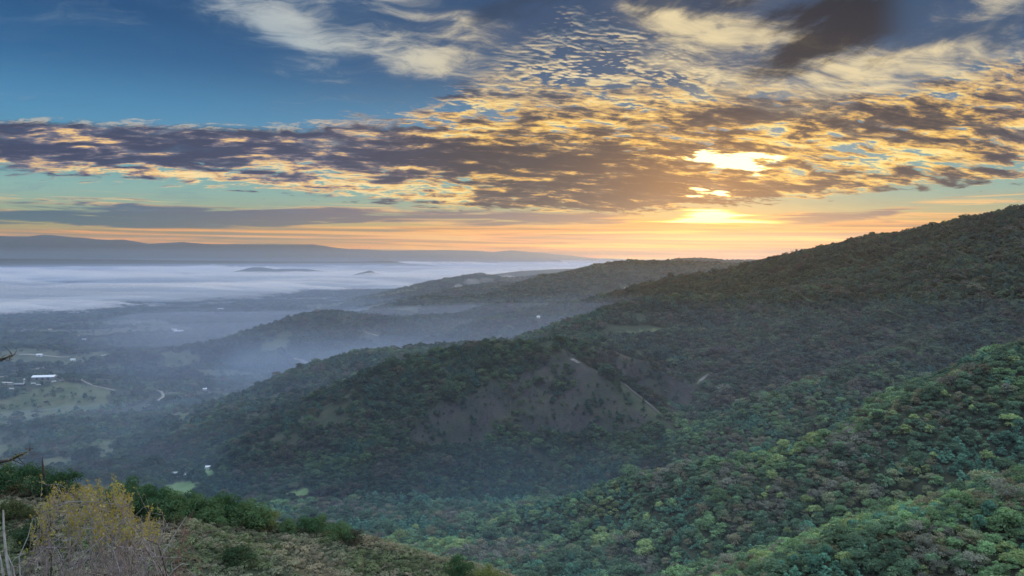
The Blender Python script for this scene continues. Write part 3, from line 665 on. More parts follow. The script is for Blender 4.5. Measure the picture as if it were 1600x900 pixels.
KINDS = []   # (height over width handled by scale) variants for the massed wood
lib = bpy.data.collections.new('wood_kinds')
def lib_tree(i, lumps, leaves, leaf, shape, rx, base):
    cv, cf, cen = crown(100 + i, lumps, leaves, leaf, rx=rx, shape=shape, base=base)
    tv, tf = trunk(cen, 300 + i, 4, base=base)
    v = np.vstack([cv, tv]); f = np.vstack([cf, tf + len(cv)])
    me = mesh('wood_tree', v, f, mats=np.concatenate([np.zeros(len(cf)), np.ones(len(tf))]))
    me.materials.append(m_leaf_i); me.materials.append(m_bark)
    o = bpy.data.objects.new('wood_kind_%02d' % i, me); lib.objects.link(o)
for i, (lu, le, lf, sh, rx, ba) in enumerate([(13, 760, 0.050, 'round', 0.58, 0.12), (16, 820, 0.048, 'round', 0.64, 0.10), (10, 700, 0.052, 'round', 0.52, 0.14), (12, 700, 0.050, 'tall', 0.46, 0.08), (11, 620, 0.052, 'bush', 0.62, 0.05), (14, 520, 0.044, 'round', 0.6, 0.14)]):
    lib_tree(i, lu, le, lf, sh, rx, ba)
libf = bpy.data.collections.new('far_wood_kinds')
for i, (lu, le, lf, sh, rx) in enumerate([(9, 130, 0.105, 'round', 0.6), (11, 140, 0.105, 'round', 0.66), (8, 110, 0.11, 'tall', 0.5), (9, 120, 0.12, 'bush', 0.7)]):
    cv, cf, cen = crown(200 + i, lu, le, lf, rx=rx, shape=sh, base=0.06)
    me = mesh('far_tree', cv, cf); me.materials.append(m_leaf_i)
    libf.objects.link(bpy.data.objects.new('far_kind_%02d' % i, me))

def scatter(name, pts, scl, kind, tint, coll, label=None, kindprop='stuff', cat=None):
    me = bpy.data.meshes.new(name); N = len(pts)
    me.vertices.add(N); me.vertices.foreach_set('co', np.ascontiguousarray(pts, np.float32).ravel())
    a = me.attributes.new('scl', 'FLOAT_VECTOR', 'POINT'); a.data.foreach_set('vector', np.ascontiguousarray(scl, np.float32).ravel())
    a = me.attributes.new('kindi', 'INT', 'POINT'); a.data.foreach_set('value', np.ascontiguousarray(kind, np.int32))
    a = me.attributes.new('rot', 'FLOAT_VECTOR', 'POINT'); rr = np.zeros((N, 3), np.float32); rr[:, 2] = np.random.uniform(0, 6.283, N); rr[:, :2] = np.random.normal(0, 0.06, (N, 2)); a.data.foreach_set('vector', rr.ravel())
    a = me.attributes.new('tint', 'FLOAT_COLOR', 'POINT'); c4 = np.ones((N, 4), np.float32); c4[:, :3] = tint; a.data.foreach_set('color', c4.ravel())
    o = bpy.data.objects.new(name, me); C.objects.link(o); tag(o, label, cat, kind=kindprop)
    g = bpy.data.node_groups.new(name, 'GeometryNodeTree')
    g.interface.new_socket('Geometry', in_out='INPUT', socket_type='NodeSocketGeometry'); g.interface.new_socket('Geometry', in_out='OUTPUT', socket_type='NodeSocketGeometry')
    gi, go = g.nodes.new('NodeGroupInput'), g.nodes.new('NodeGroupOutput')
    ip = g.nodes.new('GeometryNodeInstanceOnPoints'); ci = g.nodes.new('GeometryNodeCollectionInfo')
    ci.inputs['Collection'].default_value = coll; ci.inputs['Separate Children'].default_value = True; ci.inputs['Reset Children'].default_value = True
    L = g.links.new
    L(gi.outputs[0], ip.inputs['Points']); L(ci.outputs[0], ip.inputs['Instance']); ip.inputs['Pick Instance'].default_value = True
    for nm, typ, sock in (('scl', 'FLOAT_VECTOR', 'Scale'), ('kindi', 'INT', 'Instance Index'), ('rot', 'FLOAT_VECTOR', 'Rotation')):
        na_ = g.nodes.new('GeometryNodeInputNamedAttribute'); na_.data_type = typ; na_.inputs['Name'].default_value = nm
        src = na_.outputs['Attribute']
        L(src, ip.inputs[sock])
    L(ip.outputs[0], go.inputs[0])
    md = o.modifiers.new('scatter', 'NODES'); md.node_group = g
    return o

def jitter_grid(r0, r1, spacing, amin=-36, amax=36, seed=1):
    """points about `spacing` apart over a sector"""
    rg = np.random.default_rng(seed)
    x0, x1 = r1 * math.sin(math.radians(amin)), r1 * math.sin(math.radians(amax))
    xs = np.arange(x0, x1, spacing); ys = np.arange(r0 * 0.75, r1, spacing * 0.9)
    x, y = np.meshgrid(xs, ys); x = x.ravel() + rg.uniform(-.48, .48, x.size) * spacing; y = y.ravel() + rg.uniform(-.48, .48, y.size) * spacing
    r = np.hypot(x, y); a = np.degrees(np.arctan2(x, y))
    m = (r >= r0) & (r < r1) & (a > amin) & (a < amax)
    return x[m], y[m], rg

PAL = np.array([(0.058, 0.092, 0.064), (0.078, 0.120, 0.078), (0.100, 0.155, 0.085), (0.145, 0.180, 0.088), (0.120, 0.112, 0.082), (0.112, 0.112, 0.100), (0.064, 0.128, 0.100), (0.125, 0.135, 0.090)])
def palette(x, y, rg):
    """species by patch: dark oak, oak, green, yellow-green, leafless grey-brown, grey, bay, olive"""
    N = len(x); r = np.hypot(x, y); L_ = 62.0
    a = fbm(x / L_, y / L_, 3, 31) + rg.normal(0, 0.18, N); b = fbm(x / (L_ * 0.7), y / (L_ * 0.7), 3, 57) + rg.normal(0, 0.18, N)
    k = np.ones(N, int)
    k[a < -0.12] = 0; k[a > 0.12] = 2; k[(b > 0.40)] = 4; k[(b > 0.52)] = 5; k[(b < -0.26)] = 6; k[(b > 0.12) & (b < 0.22) & (a > 0)] = 7
    u = rg.uniform(0, 1, N); k[(u < 0.035) & (r < 720)] = 3; k[(u > 0.04) & (u < 0.06)] = 4; k[(a > 0.5) & (b < 0.1) & (r < 720)] = 3
    k[inside(LEAFLESS, x, y) & (rg.uniform(0, 1, N) < 0.6)] = 5
    fresh = np.clip((1350 - r) / 900, 0, 1)[:, None]                        # fresh: brighter light of near slopes put into leaf colour, fading with distance
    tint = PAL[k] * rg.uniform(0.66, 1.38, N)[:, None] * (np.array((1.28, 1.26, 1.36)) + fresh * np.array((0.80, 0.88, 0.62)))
    far_ = (rg.normal(r, 130) > 1080) & (x > 0.12 * y)                                      # the mountain side to the right: greyer leaf colour
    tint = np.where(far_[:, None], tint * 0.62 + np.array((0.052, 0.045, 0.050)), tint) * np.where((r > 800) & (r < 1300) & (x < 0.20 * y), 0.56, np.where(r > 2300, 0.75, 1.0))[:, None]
    return k, tint

KEEP = [(ground_at(px, py, 300, 9000), w_, f_) for px, py, w_, f_ in [(70, 592, 34, 60), (31, 603, 20, 40), (12, 600, 20, 40), (38, 599, 8, 40), (55, 602, 14, 30), (90, 598, 16, 30), (18, 609, 10, 30), (320, 610, 9, 40), (841, 497, 12, 50), (268, 745, 10, 28), (292, 744, 16, 30), (325, 733, 5, 14), (284, 746, 8, 24), (272, 516, 30, 120), (279, 518, 34, 120), (345, 483, 40, 200), (62, 557, 20, 80), (114, 564, 16, 60), (130, 532, 24, 120), (992, 522, 60, 120), (855, 538, 10, 22), (780, 528, 8, 20)]]
def on_road(x, y, pad=3):
    m = lawn(x, y) & (vnoise(x * 0.37, y * 0.37, 8) < 0.93)
    for c, w_, f_ in KEEP: m |= (np.abs(x - c[0] - (y - c[1]) * c[0] / c[1]) < w_) & (y < c[1] + w_ * 0.6) & (y > c[1] - f_)
    for P_, w in ROAD_W:
        bx = (x > P_[:, 0].min() - 60) & (x < P_[:, 0].max() + 60) & (y > P_[:, 1].min() - 60) & (y < P_[:, 1].max() + 60)
        if not bx.any(): continue
        X_, Y_ = x[bx], y[bx]; best = np.full(X_.shape, 1e9)
        for a, b in zip(P_[:-1], P_[1:]):
            d = (b - a)[:2]; t = np.clip(((X_ - a[0]) * d[0] + (Y_ - a[1]) * d[1]) / (d @ d + 1e-9), 0, 1)
            # nothing tall just in front of a track either
            q = np.minimum(np.hypot(X_ - a[0] - d[0] * t, Y_ - a[1] - d[1] * t), 1e9)
            far_ = np.clip(a[1] / 32, 14, 85); q2 = np.hypot((X_ - a[0] - d[0] * t), (Y_ + far_ - a[1] - d[1] * t) * 6.3 / far_)
            best = np.minimum(best, np.minimum(q, q2))
        m[bx] |= best < w * 0.5 + pad
    return m

def plant(r0, r1, spacing, size, seed, keep=1.0):
    x, y, rg = jitter_grid(r0, r1, spacing, seed=seed)
    z = heights(x, y)
    m = in_view(x, y, z + size * 1.2, 14) & (rg.uniform(0, 1, len(x)) < keep)
    x, y, z = x[m], y[m], z[m]
    g, s = cover(x, y)
    dens = np.where(g > 0.3, 0.10, np.where(s > 0.5, 0.9 * np.clip(0.65 + 1.5 * fbm(x / 22, y / 22, 3, 33), 0.12, 1), 1.0)) * np.clip(1.25 + fbm(x / 45, y / 45, 3, 91) * 1.3, 0.25, 1)
    dens = np.where((g < 0.3) & (s < 0.5) & (np.hypot(x, y) < 950), np.maximum(dens, 0.8), dens)
    r = np.hypot(x, y)
    dens = np.where((x < -0.2 * y) & (r > 950) & (r < 3000), dens * np.clip(0.78 + 1.4 * fbm(x / 120, y / 120, 4, 15), 0.05, 1), dens)
    m = (rg.uniform(0, 1, len(x)) < dens) & ~on_road(x, y)
    x, y, z, s = x[m], y[m], z[m], s[m]
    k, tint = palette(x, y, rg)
    h = size * np.exp(rg.normal(0, 0.27, len(x))) * np.where(s > 0.5, np.where(fbm(x / 34, y / 34, 3, 44) > 0.16, 0.85, rg.choice([0.22, 0.36, 0.7], len(x), p=[.45, .42, .13])), 1.0)
    w = h * rg.uniform(1.0, 1.45, len(x))
    return x, y, z, k, tint, h, w, s, rg
# ---- the trees one can tell apart: the largest in view stand as things of their own
PA, PB = plant(240, 440, 3.5, 4.3, 10), plant(440, 950, 5.0, 5.9, 11)
x, y, z, k, tint, h, w, s = [np.concatenate([a, b]) for a, b in zip(PA[:8], PB[:8])]; rg = PB[8]
r = np.hypot(x, y); px_ = 800 + F * x / (y * CP - z * SP); py_ = 450 - F * (y * SP + (z + h * 0.6) * CP) / (y * CP - z * SP)
vis = in_view(x, y, z + h * 0.75, 0) & (px_ > 6) & (px_ < 1594) & (py_ < 892) & (r > 250)
order = np.argsort(np.where(vis, -h / r, 1)); solo = order[:290]
rest = np.setdiff1d(np.arange(len(x)), solo)

CROWNS = []
for i, (lu, le, lf, sh, rx, ba) in enumerate([(15, 1700, 0.036, 'round', 0.58, 0.12), (18, 1800, 0.034, 'round', 0.64, 0.10), (12, 1500, 0.037, 'round', 0.54, 0.14), (14, 1500, 0.034, 'tall', 0.46, 0.08), (16, 1200, 0.03, 'round', 0.6, 0.14)]):
    cv, cf, cen = crown(500 + i, lu, le, lf, rx=rx, shape=sh, base=ba)
    tv, tf = trunk(cen, 600 + i, 7, base=ba)
    cm = mesh('crown', cv, cf); cm.materials.append(m_leaf_o)
    tm = mesh('trunk', tv, tf, smooth=True); tm.materials.append(m_bark)
    CROWNS.append((cm, tm))
TINT = ['dark green', 'plain green', 'fresh green', 'yellow-green', 'bare brown', 'bare grey', 'blue-green', 'olive brown']
SPECIES = ['oak_tree', 'oak_tree', 'oak_tree', 'maple_tree', 'bare_tree', 'bare_tree', 'bay_tree', 'oak_tree']
ED = {True: 'towards the frame edge', False: ''}
for q in solo:
    kk = int(k[q])
    if r[q] < 430:
        f_ = (py_[q] - np.interp(px_[q], [1150, 1250, 1400, 1600], [905, 862, 802, 750]))
        along = ['low end', 'lower part', 'middle', 'upper part', 'high end'][int(np.clip((px_[q] - 1210) / 78, 0, 4))]
        where = '%s of the lowest wooded spur, %s' % (along, 'on its crest' if f_ < 22 else ('below its crest' if f_ < 60 else 'down its face'))
        grp = 'trees of the lowest wooded spur'
    elif px_[q] < 1150:
        where = 'slope over the canyon bottom, %s' % ('beyond the scrubby knoll' if px_[q] < 850 else ('its middle part' if px_[q] < 1000 else 'by the lowest spur'))
        grp = 'trees of the slope over the canyon bottom'
    else:
        where = 'middle wooded spur, %s' % ('by the leafless patch' if px_[q] < 1330 else ('above the lowest spur' if px_[q] < 1480 else 'its high end'))
        grp = 'trees of the middle wooded spur'
    size = 'large' if w[q] > 10.0 * r[q] / 450 else ('medium' if w[q] > 8.2 * r[q] / 450 else 'small')
    size += ' spreading' if w[q] / h[q] > 1.3 else (' upright' if w[q] / h[q] < 1.13 else ' rounded')
    shape = {6: 3, 4: 4, 5: 4}.get(kk, int(rg.integers(0, 3)))
    t = empty(SPECIES[kk], (x[q], y[q], z[q] - 0.2), rg.uniform(0, 6.28)); t.scale = (w[q], w[q], h[q] * (1.25 if kk == 6 else 1.0))
    tag(t, '%s %s tree, %s' % (size, TINT[kk], where), 'tree', grp)
    cm, tm = CROWNS[shape]
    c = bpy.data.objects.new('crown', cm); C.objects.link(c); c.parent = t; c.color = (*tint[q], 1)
    b = bpy.data.objects.new('trunk', tm); C.objects.link(b); b.parent = t

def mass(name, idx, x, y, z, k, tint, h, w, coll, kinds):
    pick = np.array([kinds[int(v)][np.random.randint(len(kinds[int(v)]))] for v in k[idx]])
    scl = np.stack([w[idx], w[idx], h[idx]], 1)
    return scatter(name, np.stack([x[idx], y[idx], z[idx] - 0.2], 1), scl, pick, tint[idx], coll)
KM = {0: [0, 1, 2], 1: [0, 1, 2], 2: [0, 1, 2], 3: [2, 0], 4: [5], 5: [5], 6: [3], 7: [1, 4]}
KF = {0: [0, 1], 1: [0, 1], 2: [0, 1, 3], 3: [0, 3], 4: [1, 3], 5: [1, 3], 6: [2], 7: [3, 0]}
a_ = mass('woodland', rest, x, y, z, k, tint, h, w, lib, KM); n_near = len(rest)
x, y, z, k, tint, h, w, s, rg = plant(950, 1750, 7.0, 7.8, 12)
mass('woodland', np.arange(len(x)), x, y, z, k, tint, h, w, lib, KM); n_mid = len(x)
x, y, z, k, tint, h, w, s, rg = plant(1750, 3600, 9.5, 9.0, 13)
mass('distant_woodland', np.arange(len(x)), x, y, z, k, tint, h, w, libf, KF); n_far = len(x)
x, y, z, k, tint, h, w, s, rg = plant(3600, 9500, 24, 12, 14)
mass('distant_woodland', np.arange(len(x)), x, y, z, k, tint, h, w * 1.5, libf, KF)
print('WOOD', n_near, n_mid, n_far, len(x))

# ---- chaparral on the near knoll: low scrub nobody could count
libc = bpy.data.collections.new('scrub_kinds')
for i in range(4):
    cv, cf, cen = crown(400 + i, 9, 190, 0.075, rx=0.62, shape='bush')
    me = mesh('scrub', cv, cf); me.materials.append(m_leaf_i)
    libc.objects.link(bpy.data.objects.new('scrub_kind_%d' % i, me))
x, y, rg = jitter_grid(70, 235, 0.95, -36, 6, 21); z = heights(x, y)
m = in_view(x, y, z + 0.8, 10) & (rg.uniform(0, 1, len(x)) < 0.93); x, y, z = x[m], y[m], z[m]
a = fbm(x / 7, y / 7, 4, 71) + rg.normal(0, 0.16, len(x))
ctint = np.where((a > 0.15)[:, None], (0.19, 0.23, 0.13), np.where((a < -0.16)[:, None], (0.32, 0.285, 0.21), (0.26, 0.265, 0.185))) * rg.uniform(0.6, 1.4, len(x))[:, None]
hh = 0.75 * np.exp(rg.normal(0, 0.3, len(x)))
scatter('chaparral', np.stack([x, y, z - 0.05], 1), np.stack([hh * 1.25, hh * 1.25, hh], 1), rg.integers(0, 4, len(x)), ctint, libc)
print('CHAP', len(x))

# ---- the shrubs along the knoll's brow
SHRUBS = []
for i in range(5):
    cv, cf, cen = crown(700 + i, 20, 4200, 0.021, rx=0.58, shape='bush')
    tv, tf = trunk(cen, 720 + i, 9, 0.02, 0.12)
    a_, b_ = mesh('foliage', cv, cf), mesh('stem', tv, tf, smooth=True); a_.materials.append(m_leaf_o); b_.materials.append(m_bark); SHRUBS.append((a_, b_))
DKG, MIDG, YLG = (0.062, 0.125, 0.062), (0.10, 0.17, 0.082), (0.19, 0.23, 0.09)
for i, (bx, by, wpx, hpx, colr_, lab) in enumerate([
    (8, 770, 60, 42, DKG, 'dark evergreen shrub at the frame edge on the brow of the near knoll'),
    (48, 775, 52, 44, DKG, 'dark evergreen shrub behind the brown end of the budding bush'),
    (100, 774, 62, 36, (0.05, 0.10, 0.05), 'broadest dark shrub on the brow, behind the tip of the budding bush'),
    (205, 800, 48, 48, DKG, 'dark shrub on the brow just past the yellow bush'),
    (240, 806, 50, 44, DKG, 'second dark shrub along the brow from the yellow bush'),
    (275, 812, 54, 40, MIDG, 'wide green shrub on the brow above the bare red-brown shrub'),
    (312, 822, 56, 42, MIDG, 'broad green shrub near the middle of the hedge on the brow'),
    (345, 816, 44, 42, DKG, 'dark rounded shrub rising behind the broad green one on the brow'),
    (385, 826, 60, 40, MIDG, 'large green shrub ending the dense part of the brow hedge'),
    (418, 818, 38, 30, YLG, 'pale yellow-green shrub at the end of the dense brow hedge'),
    (452, 824, 34, 22, MIDG, 'low green shrub first in the loose row on the bare brow'),
    (478, 824, 34, 24, DKG, 'low dark shrub second in the loose row on the bare brow'),
    (502, 824, 36, 28, MIDG, 'taller shrub in the middle of the loose row on the bare brow'),
    (530, 834, 40, 26, MIDG, 'low spreading shrub before the last grey one in the loose row'),
    (554, 842, 34, 24, (0.09, 0.095, 0.07), 'grey rounded shrub last in the loose row on the brow'),
    (186, 796, 46, 40, MIDG, 'mid green shrub half hidden by the right shoulder of the yellow bush'),
    (222, 806, 50, 38, MIDG, 'rounded green shrub low in front of the brow hedge beside the yellow bush'),
    (258, 806, 50, 40, DKG, 'dark shrub behind the wide green one on the brow'),
    (294, 814, 52, 40, DKG, 'dark shrub between the wide and the broad green ones on the brow'),
    (330, 828, 50, 32, MIDG, 'low green shrub in front of the dark rounded one on the brow'),
    (364, 818, 50, 40, DKG, 'dark shrub behind the large green one near the hedge end'),
    (402, 828, 44, 32, MIDG, 'green shrub tucked against the pale one at the hedge end'),
    (718, 903, 34, 34, DKG, 'dark lone shrub low on the falling edge of the knoll'),
    (762, 918, 34, 32, YLG, 'yellow-green shrub lowest on the falling edge of the knoll'),
    (376, 882, 46, 28, (0.05, 0.085, 0.045), 'green shrub alone in the scrub on the knoll face'),
    (60, 850, 60, 36, (0.05, 0.085, 0.045), 'green shrub in the scrub behind the pale bare stalks'),
    (22, 815, 50, 30, (0.08, 0.10, 0.05), 'olive shrub in the scrub below the dark brow hedge')]):
    p = ground_at(bx, by, 75, 230); d = p[1] / F
    if p[1] > 200: p = ground_at(bx, by + 10, 75, 230); d = p[1] / F
    t = empty('shrub', (p[0], p[1], p[2] - 0.3), 1.3 * i); t.scale = (wpx * d * 1.15, wpx * d, hpx * d * 1.55)
    tag(t, lab, 'shrub', 'shrubs on the near knoll')
    a_, b_ = SHRUBS[i % 5]
    c = bpy.data.objects.new('foliage', a_); C.objects.link(c); c.parent = t; c.color = (*colr_, 1)
    b = bpy.data.objects.new('stem', b_); C.objects.link(b); b.parent = t

# ---------------------------------------------------------------- buildings and what stands by them
m_white = solid('white roof', (0.72, 0.74, 0.76), 0.5, var=0.06); m_wall = solid('pale wall', (0.45, 0.44, 0.42), 0.8, var=0.1); m_grey = solid('grey sheet metal', (0.30, 0.32, 0.34), 0.5, 0.3, 0.15)
m_dark = solid('dark opening', (0.02, 0.02, 0.025), 0.6, var=0.1); m_paint = solid('white paint', (0.8, 0.8, 0.8), 0.35, var=0.03); m_tyre = solid('tyre', (0.02, 0.02, 0.02), 0.9)
m_tan = solid('tan wall', (0.38, 0.32, 0.25), 0.85, var=0.12); m_glass = solid('window glass', (0.03, 0.04, 0.05), 0.08, var=0.1)
BOXF = [(0, 3, 2, 1), (4, 5, 6, 7), (0, 1, 5, 4), (1, 2, 6, 5), (2, 3, 7, 6), (3, 0, 4, 7)]
def box(x0, x1, y0, y1, z0, z1): return [(x0, y0, z0), (x1, y0, z0), (x1, y1, z0), (x0, y1, z0), (x0, y0, z1), (x1, y0, z1), (x1, y1, z1), (x0, y1, z1)], BOXF
def boxes(name, lst, mat, parent):
    V, Fc = [], []
    for b in lst:
        v, f = box(*b); Fc += [tuple(i + len(V) for i in q) for q in f]; V += v
    return link(name, mesh(name, V, Fc), mat, parent)
def gable(L, W, h, rise, over=0.6, th=0.25):
    x0, x1, y0, y1 = -L / 2 - over, L / 2 + over, -W / 2 - over, W / 2 + over
    k = rise / (W / 2); e = h - over * k
    V = [(x0, y0, e), (x1, y0, e), (x1, 0, h + rise), (x0, 0, h + rise), (x0, y1, e), (x1, y1, e)]
    V += [(a, b, c + th) for a, b, c in V]
    return V, [(0, 3, 2, 1), (3, 4, 5, 2), (6, 7, 8, 9), (9, 8, 11, 10), (0, 1, 7, 6), (4, 10, 11, 5), (0, 6, 9, 3), (3, 9, 10, 4), (1, 2, 8, 7), (2, 5, 11, 8)]
def house(name, loc, rz, L, W, h, rise, roof, wall, label, group=None, cat='building', doors=1, wins=3):
    t = empty(name, loc, rz); tag(t, label, cat, group)
    x0, x1, y0, y1 = -L / 2, L / 2, -W / 2, W / 2
    V, Fc = box(x0, x1, y0, y1, -2.0, h)
    V = V + [(x0, 0, h + rise - 0.03), (x1, 0, h + rise - 0.03)]; Fc = [f for f in Fc if f != (4, 5, 6, 7)] + [(4, 8, 7), (5, 6, 9)]
    link('wall', mesh('wall', V, Fc), wall, t)
    link('roof', mesh('roof', *gable(L, W, h + 0.02, rise)), roof, t)
    for i in range(doors):
        dw = min(4.5, L * 0.14); c = -L * 0.25 + i * L * 0.5 / max(1, doors - 1) if doors > 1 else 0
        boxes('door', [(c - dw / 2, c + dw / 2, y0 - 0.06, y0 + 0.02, 0, min(h * 0.8, dw * 1.1))], m_dark, t)
    for i in range(wins):
        c = x0 + (i + 0.5) * L / wins + (0.08 * L if doors and i == wins // 2 else 0)
        boxes('window', [(c - 0.6, c + 0.6, y0 - 0.05, y0 + 0.02, h * 0.42, h * 0.75)], m_glass, t)
    return t
def stand(px, py, **k):
    p = ground_at(px, py, 300, 9000, **k); return Vector(p)
house('barn', stand(70, 592), 0.15, 52, 26, 6, 3.2, m_white, m_grey, 'large white roofed barn on the terrace above the grass slope', doors=3, wins=6)
house('shed', stand(31, 603), 0.1, 22, 10, 4, 1.2, m_grey, m_dark, 'low grey shed with dark open front on the terrace', doors=2, wins=2)
house('shed', stand(12, 600), -0.1, 26, 9, 3.4, 1.0, m_wall, m_wall, 'long pale shed at the frame edge on the terrace', doors=1, wins=3)
t = empty('water_tower', stand(38, 599)); tag(t, 'white upright water tank beside the sheds on the terrace', 'water tower')
v, f = tube([(0, 0, -1), (0, 0, 9), (0, 0, 9.02)], [2.2, 2.2, 2.3], 14); link('tank', mesh('tank', v, f, smooth=False), m_paint, t)
v, f = tube([(0, 0, 9.0), (0, 0, 10.6)], [2.5, 0.05], 14); link('roof', mesh('roof', v, f), m_white, t)
for i, (px, py, rz, lab) in enumerate([(52, 601, 0.2, 'white box trailer nearest the open shed in the terrace yard'), (60, 603, 0.1, 'white box trailer second from the open shed in the yard'), (84, 598, 0.3, 'white box trailer parked past the end of the barn'), (97, 596, 0.25, 'white box trailer alone by the road from the yard'), (18, 609, 0.05, 'white box trailer at the bottom corner of the terrace yard')]):
    t = empty('trailer', stand(px, py), rz); tag(t, lab, 'trailer', 'trailers in the terrace yard')
    boxes('box_body', [(-5, 5, -1.25, 1.25, 1.0, 3.7)], m_paint, t); boxes('tow_bar', [(5, 6.4, -0.1, 0.1, 0.9, 1.1)], m_grey, t)
    for sx in (-3.2, -2.0):
        for sy in (-1.15, 1.15):
            v, f = tube([(sx, sy - 0.14, 0.5), (sx, sy + 0.14, 0.5)], [0.5, 0.5], 10); link('wheel', mesh('wheel', v, f), m_tyre, t)
house('house', stand(320, 610), 0.4, 9, 7, 3.6, 2, m_white, m_paint, 'small white house alone beside the mid valley road')
house('house', stand(841, 497), 0.3, 12, 8, 5, 2.4, m_white, m_paint, 'lone white house on the dark wooded ridge')
house('house', stand(268, 745), 0.3, 14, 9, 3.4, 2.2, m_grey, m_tan, 'grey roofed house by the parked vans in the clearing')
house('house', stand(325, 733), 0.2, 5, 4, 2.6, 1.2, m_white, m_paint, 'tiny white hut at the top of the round meadow')
for i, (px, py, rz, lab) in enumerate([(266, 750, .2, 'white van first in line by the grey roofed house'), (284, 746, .5, 'white van standing in front of the gap in the line'), (287, 743, .1, 'white van behind the gap in the line'), (291, 741, .9, 'white van at the middle of the parked cluster'), (295, 746, .2, 'white van on the lower side of the cluster by the meadow'), (296, 740, .4, 'white van at the upper edge of the parked cluster'), (300, 746, .3, 'white van at the meadow end of the lower row'), (303, 740, .2, 'white van last in the upper row towards the round meadow')]):
    t = empty('van', stand(px, py), rz); tag(t, lab, 'van', 'white vans parked in the clearing')
    prof = [(-2.6, 0.45), (2.6, 0.45), (2.65, 1.15), (1.75, 1.35), (1.2, 2.25), (-2.5, 2.35), (-2.65, 1.2)]
    V = [(a, -0.95, b) for a, b in prof] + [(a, 0.95, b) for a, b in prof]; n7 = 7
    Fc = [tuple(range(n7)), tuple(range(2 * n7 - 1, n7 - 1, -1))] + [(j, j + n7, (j + 1) % n7 + n7, (j + 1) % n7) for j in range(n7)]
    link('body', mesh('body', V, Fc), m_paint, t)
    for sy in (-0.96, 0.94): boxes('window', [(-2.2, 1.0, sy, sy + 0.02, 1.45, 2.05)], m_glass, t)
    for sx in (-1.7, 1.7):
        for sy in (-0.9, 0.9):
            v, f = tube([(sx, sy - 0.1, 0.36), (sx, sy + 0.1, 0.36)], [0.36, 0.36], 10); link('wheel', mesh('wheel', v, f), m_tyre, t)
FARB = [(272, 516, 26, 'shorter bright white greenhouse on the valley floor'), (279, 518, 46, 'longer bright white greenhouse on the valley floor'), (345, 483, 46, 'long white warehouse far out on the valley floor'), (332, 489, 30, 'white warehouse below the far long one in the valley'), (347, 500, 30, 'pale barn midway between the greenhouses and far warehouse'), (62, 557, 20, 'small pale building beside the farm track under the low hills'), (114, 564, 16, 'small pale building just past the end of the white road'), (130, 532, 36, 'pale farm building on the flat near the low dark hills'), (300, 483, 50, 'pale long building in the row on the far flat')]
for px, py, L, lab in FARB:
    house('farm_building', stand(px, py), 0.05, L, L * 0.4, 5, 2.5, m_white, m_paint, lab, doors=1, wins=3)
rg = np.random.default_rng(5)
for i in range(24):
    px, py = rg.uniform(-5, 560), rg.uniform(478, 532)
    if py > 545 - 0.1 * px: continue
    p = ground_at(px, py, 3400, 9000)
    if p[2] > -405: continue
    L = rg.uniform(14, 30)
    house('farmhouse', Vector(p), rg.uniform(-.4, .4), L, L * 0.6, 4.5, 3, m_tan if i % 3 else m_grey, m_wall, 'small %s house in the hazy valley, %s, %s' % ('tan roofed' if i % 3 else 'grey roofed', 'by the fog edge' if p[1] > 6000 else ('out on the flat' if p[1] > 4700 else 'near the low hills'), 'over the white barn' if px < 150 else ('over the winding road' if px < 300 else 'towards the wooded ridge')), 'houses of the valley town', 'house', 0, 2)

# ---------------------------------------------------------------- the plants close by
def twig_cloud(paths, radii, sides=3):
    V, Fc, o = [], [], 0
    for p, q in zip(paths, radii):
        v, f = tube(p, q, sides); V.append(v); Fc.append(f + o); o += len(v)
    return np.vstack(V), np.vstack(Fc)
def grow(rg, a, b, n_=7, wob=0.03):
    a, b = np.array(a, float), np.array(b, float); t = np.linspace(0, 1, n_)[:, None]
    side = rg.normal(size=3) * np.linalg.norm(b - a) * 0.12
    p = a + (b - a) * t + side * np.sin(t * math.pi) + rg.normal(size=(n_, 3)) * wob * np.linalg.norm(b - a) / 2 * t
    p[0] = a
    return p
def leaf_quads(rg, P_, N_, size, spread, up=0.5):
    i = rg.integers(0, len(P_), N_); c = P_[i] + rg.normal(size=(N_, 3)) * spread
    t1 = rg.normal(size=(N_, 3)); t1[:, 2] += up; t1 /= np.linalg.norm(t1, axis=1)[:, None]
    t2 = np.cross(t1, rg.normal(size=(N_, 3))); t2 /= np.linalg.norm(t2, axis=1)[:, None]
    s_ = size * rg.uniform(0.6, 1.4, N_)[:, None]
    q = np.stack([c, c + t1 * s_ * 0.5 + t2 * s_ * 0.28, c + t1 * s_, c + t1 * s_ * 0.5 - t2 * s_ * 0.28], 1)
    return q.reshape(-1, 3), np.arange(N_ * 4).reshape(-1, 4)
m_twig = solid('grey twig', (0.28, 0.25, 0.255), 0.9, var=0.4, scale=30); m_red = solid('reddish twig', (0.20, 0.12, 0.10), 0.9, var=0.35, scale=30)
m_pale = solid('bleached stalk', (0.42, 0.40, 0.38), 0.9, var=0.3, scale=25); m_darktwig = solid('dark twig', (0.06, 0.05, 0.045), 0.9, var=0.3, scale=25)
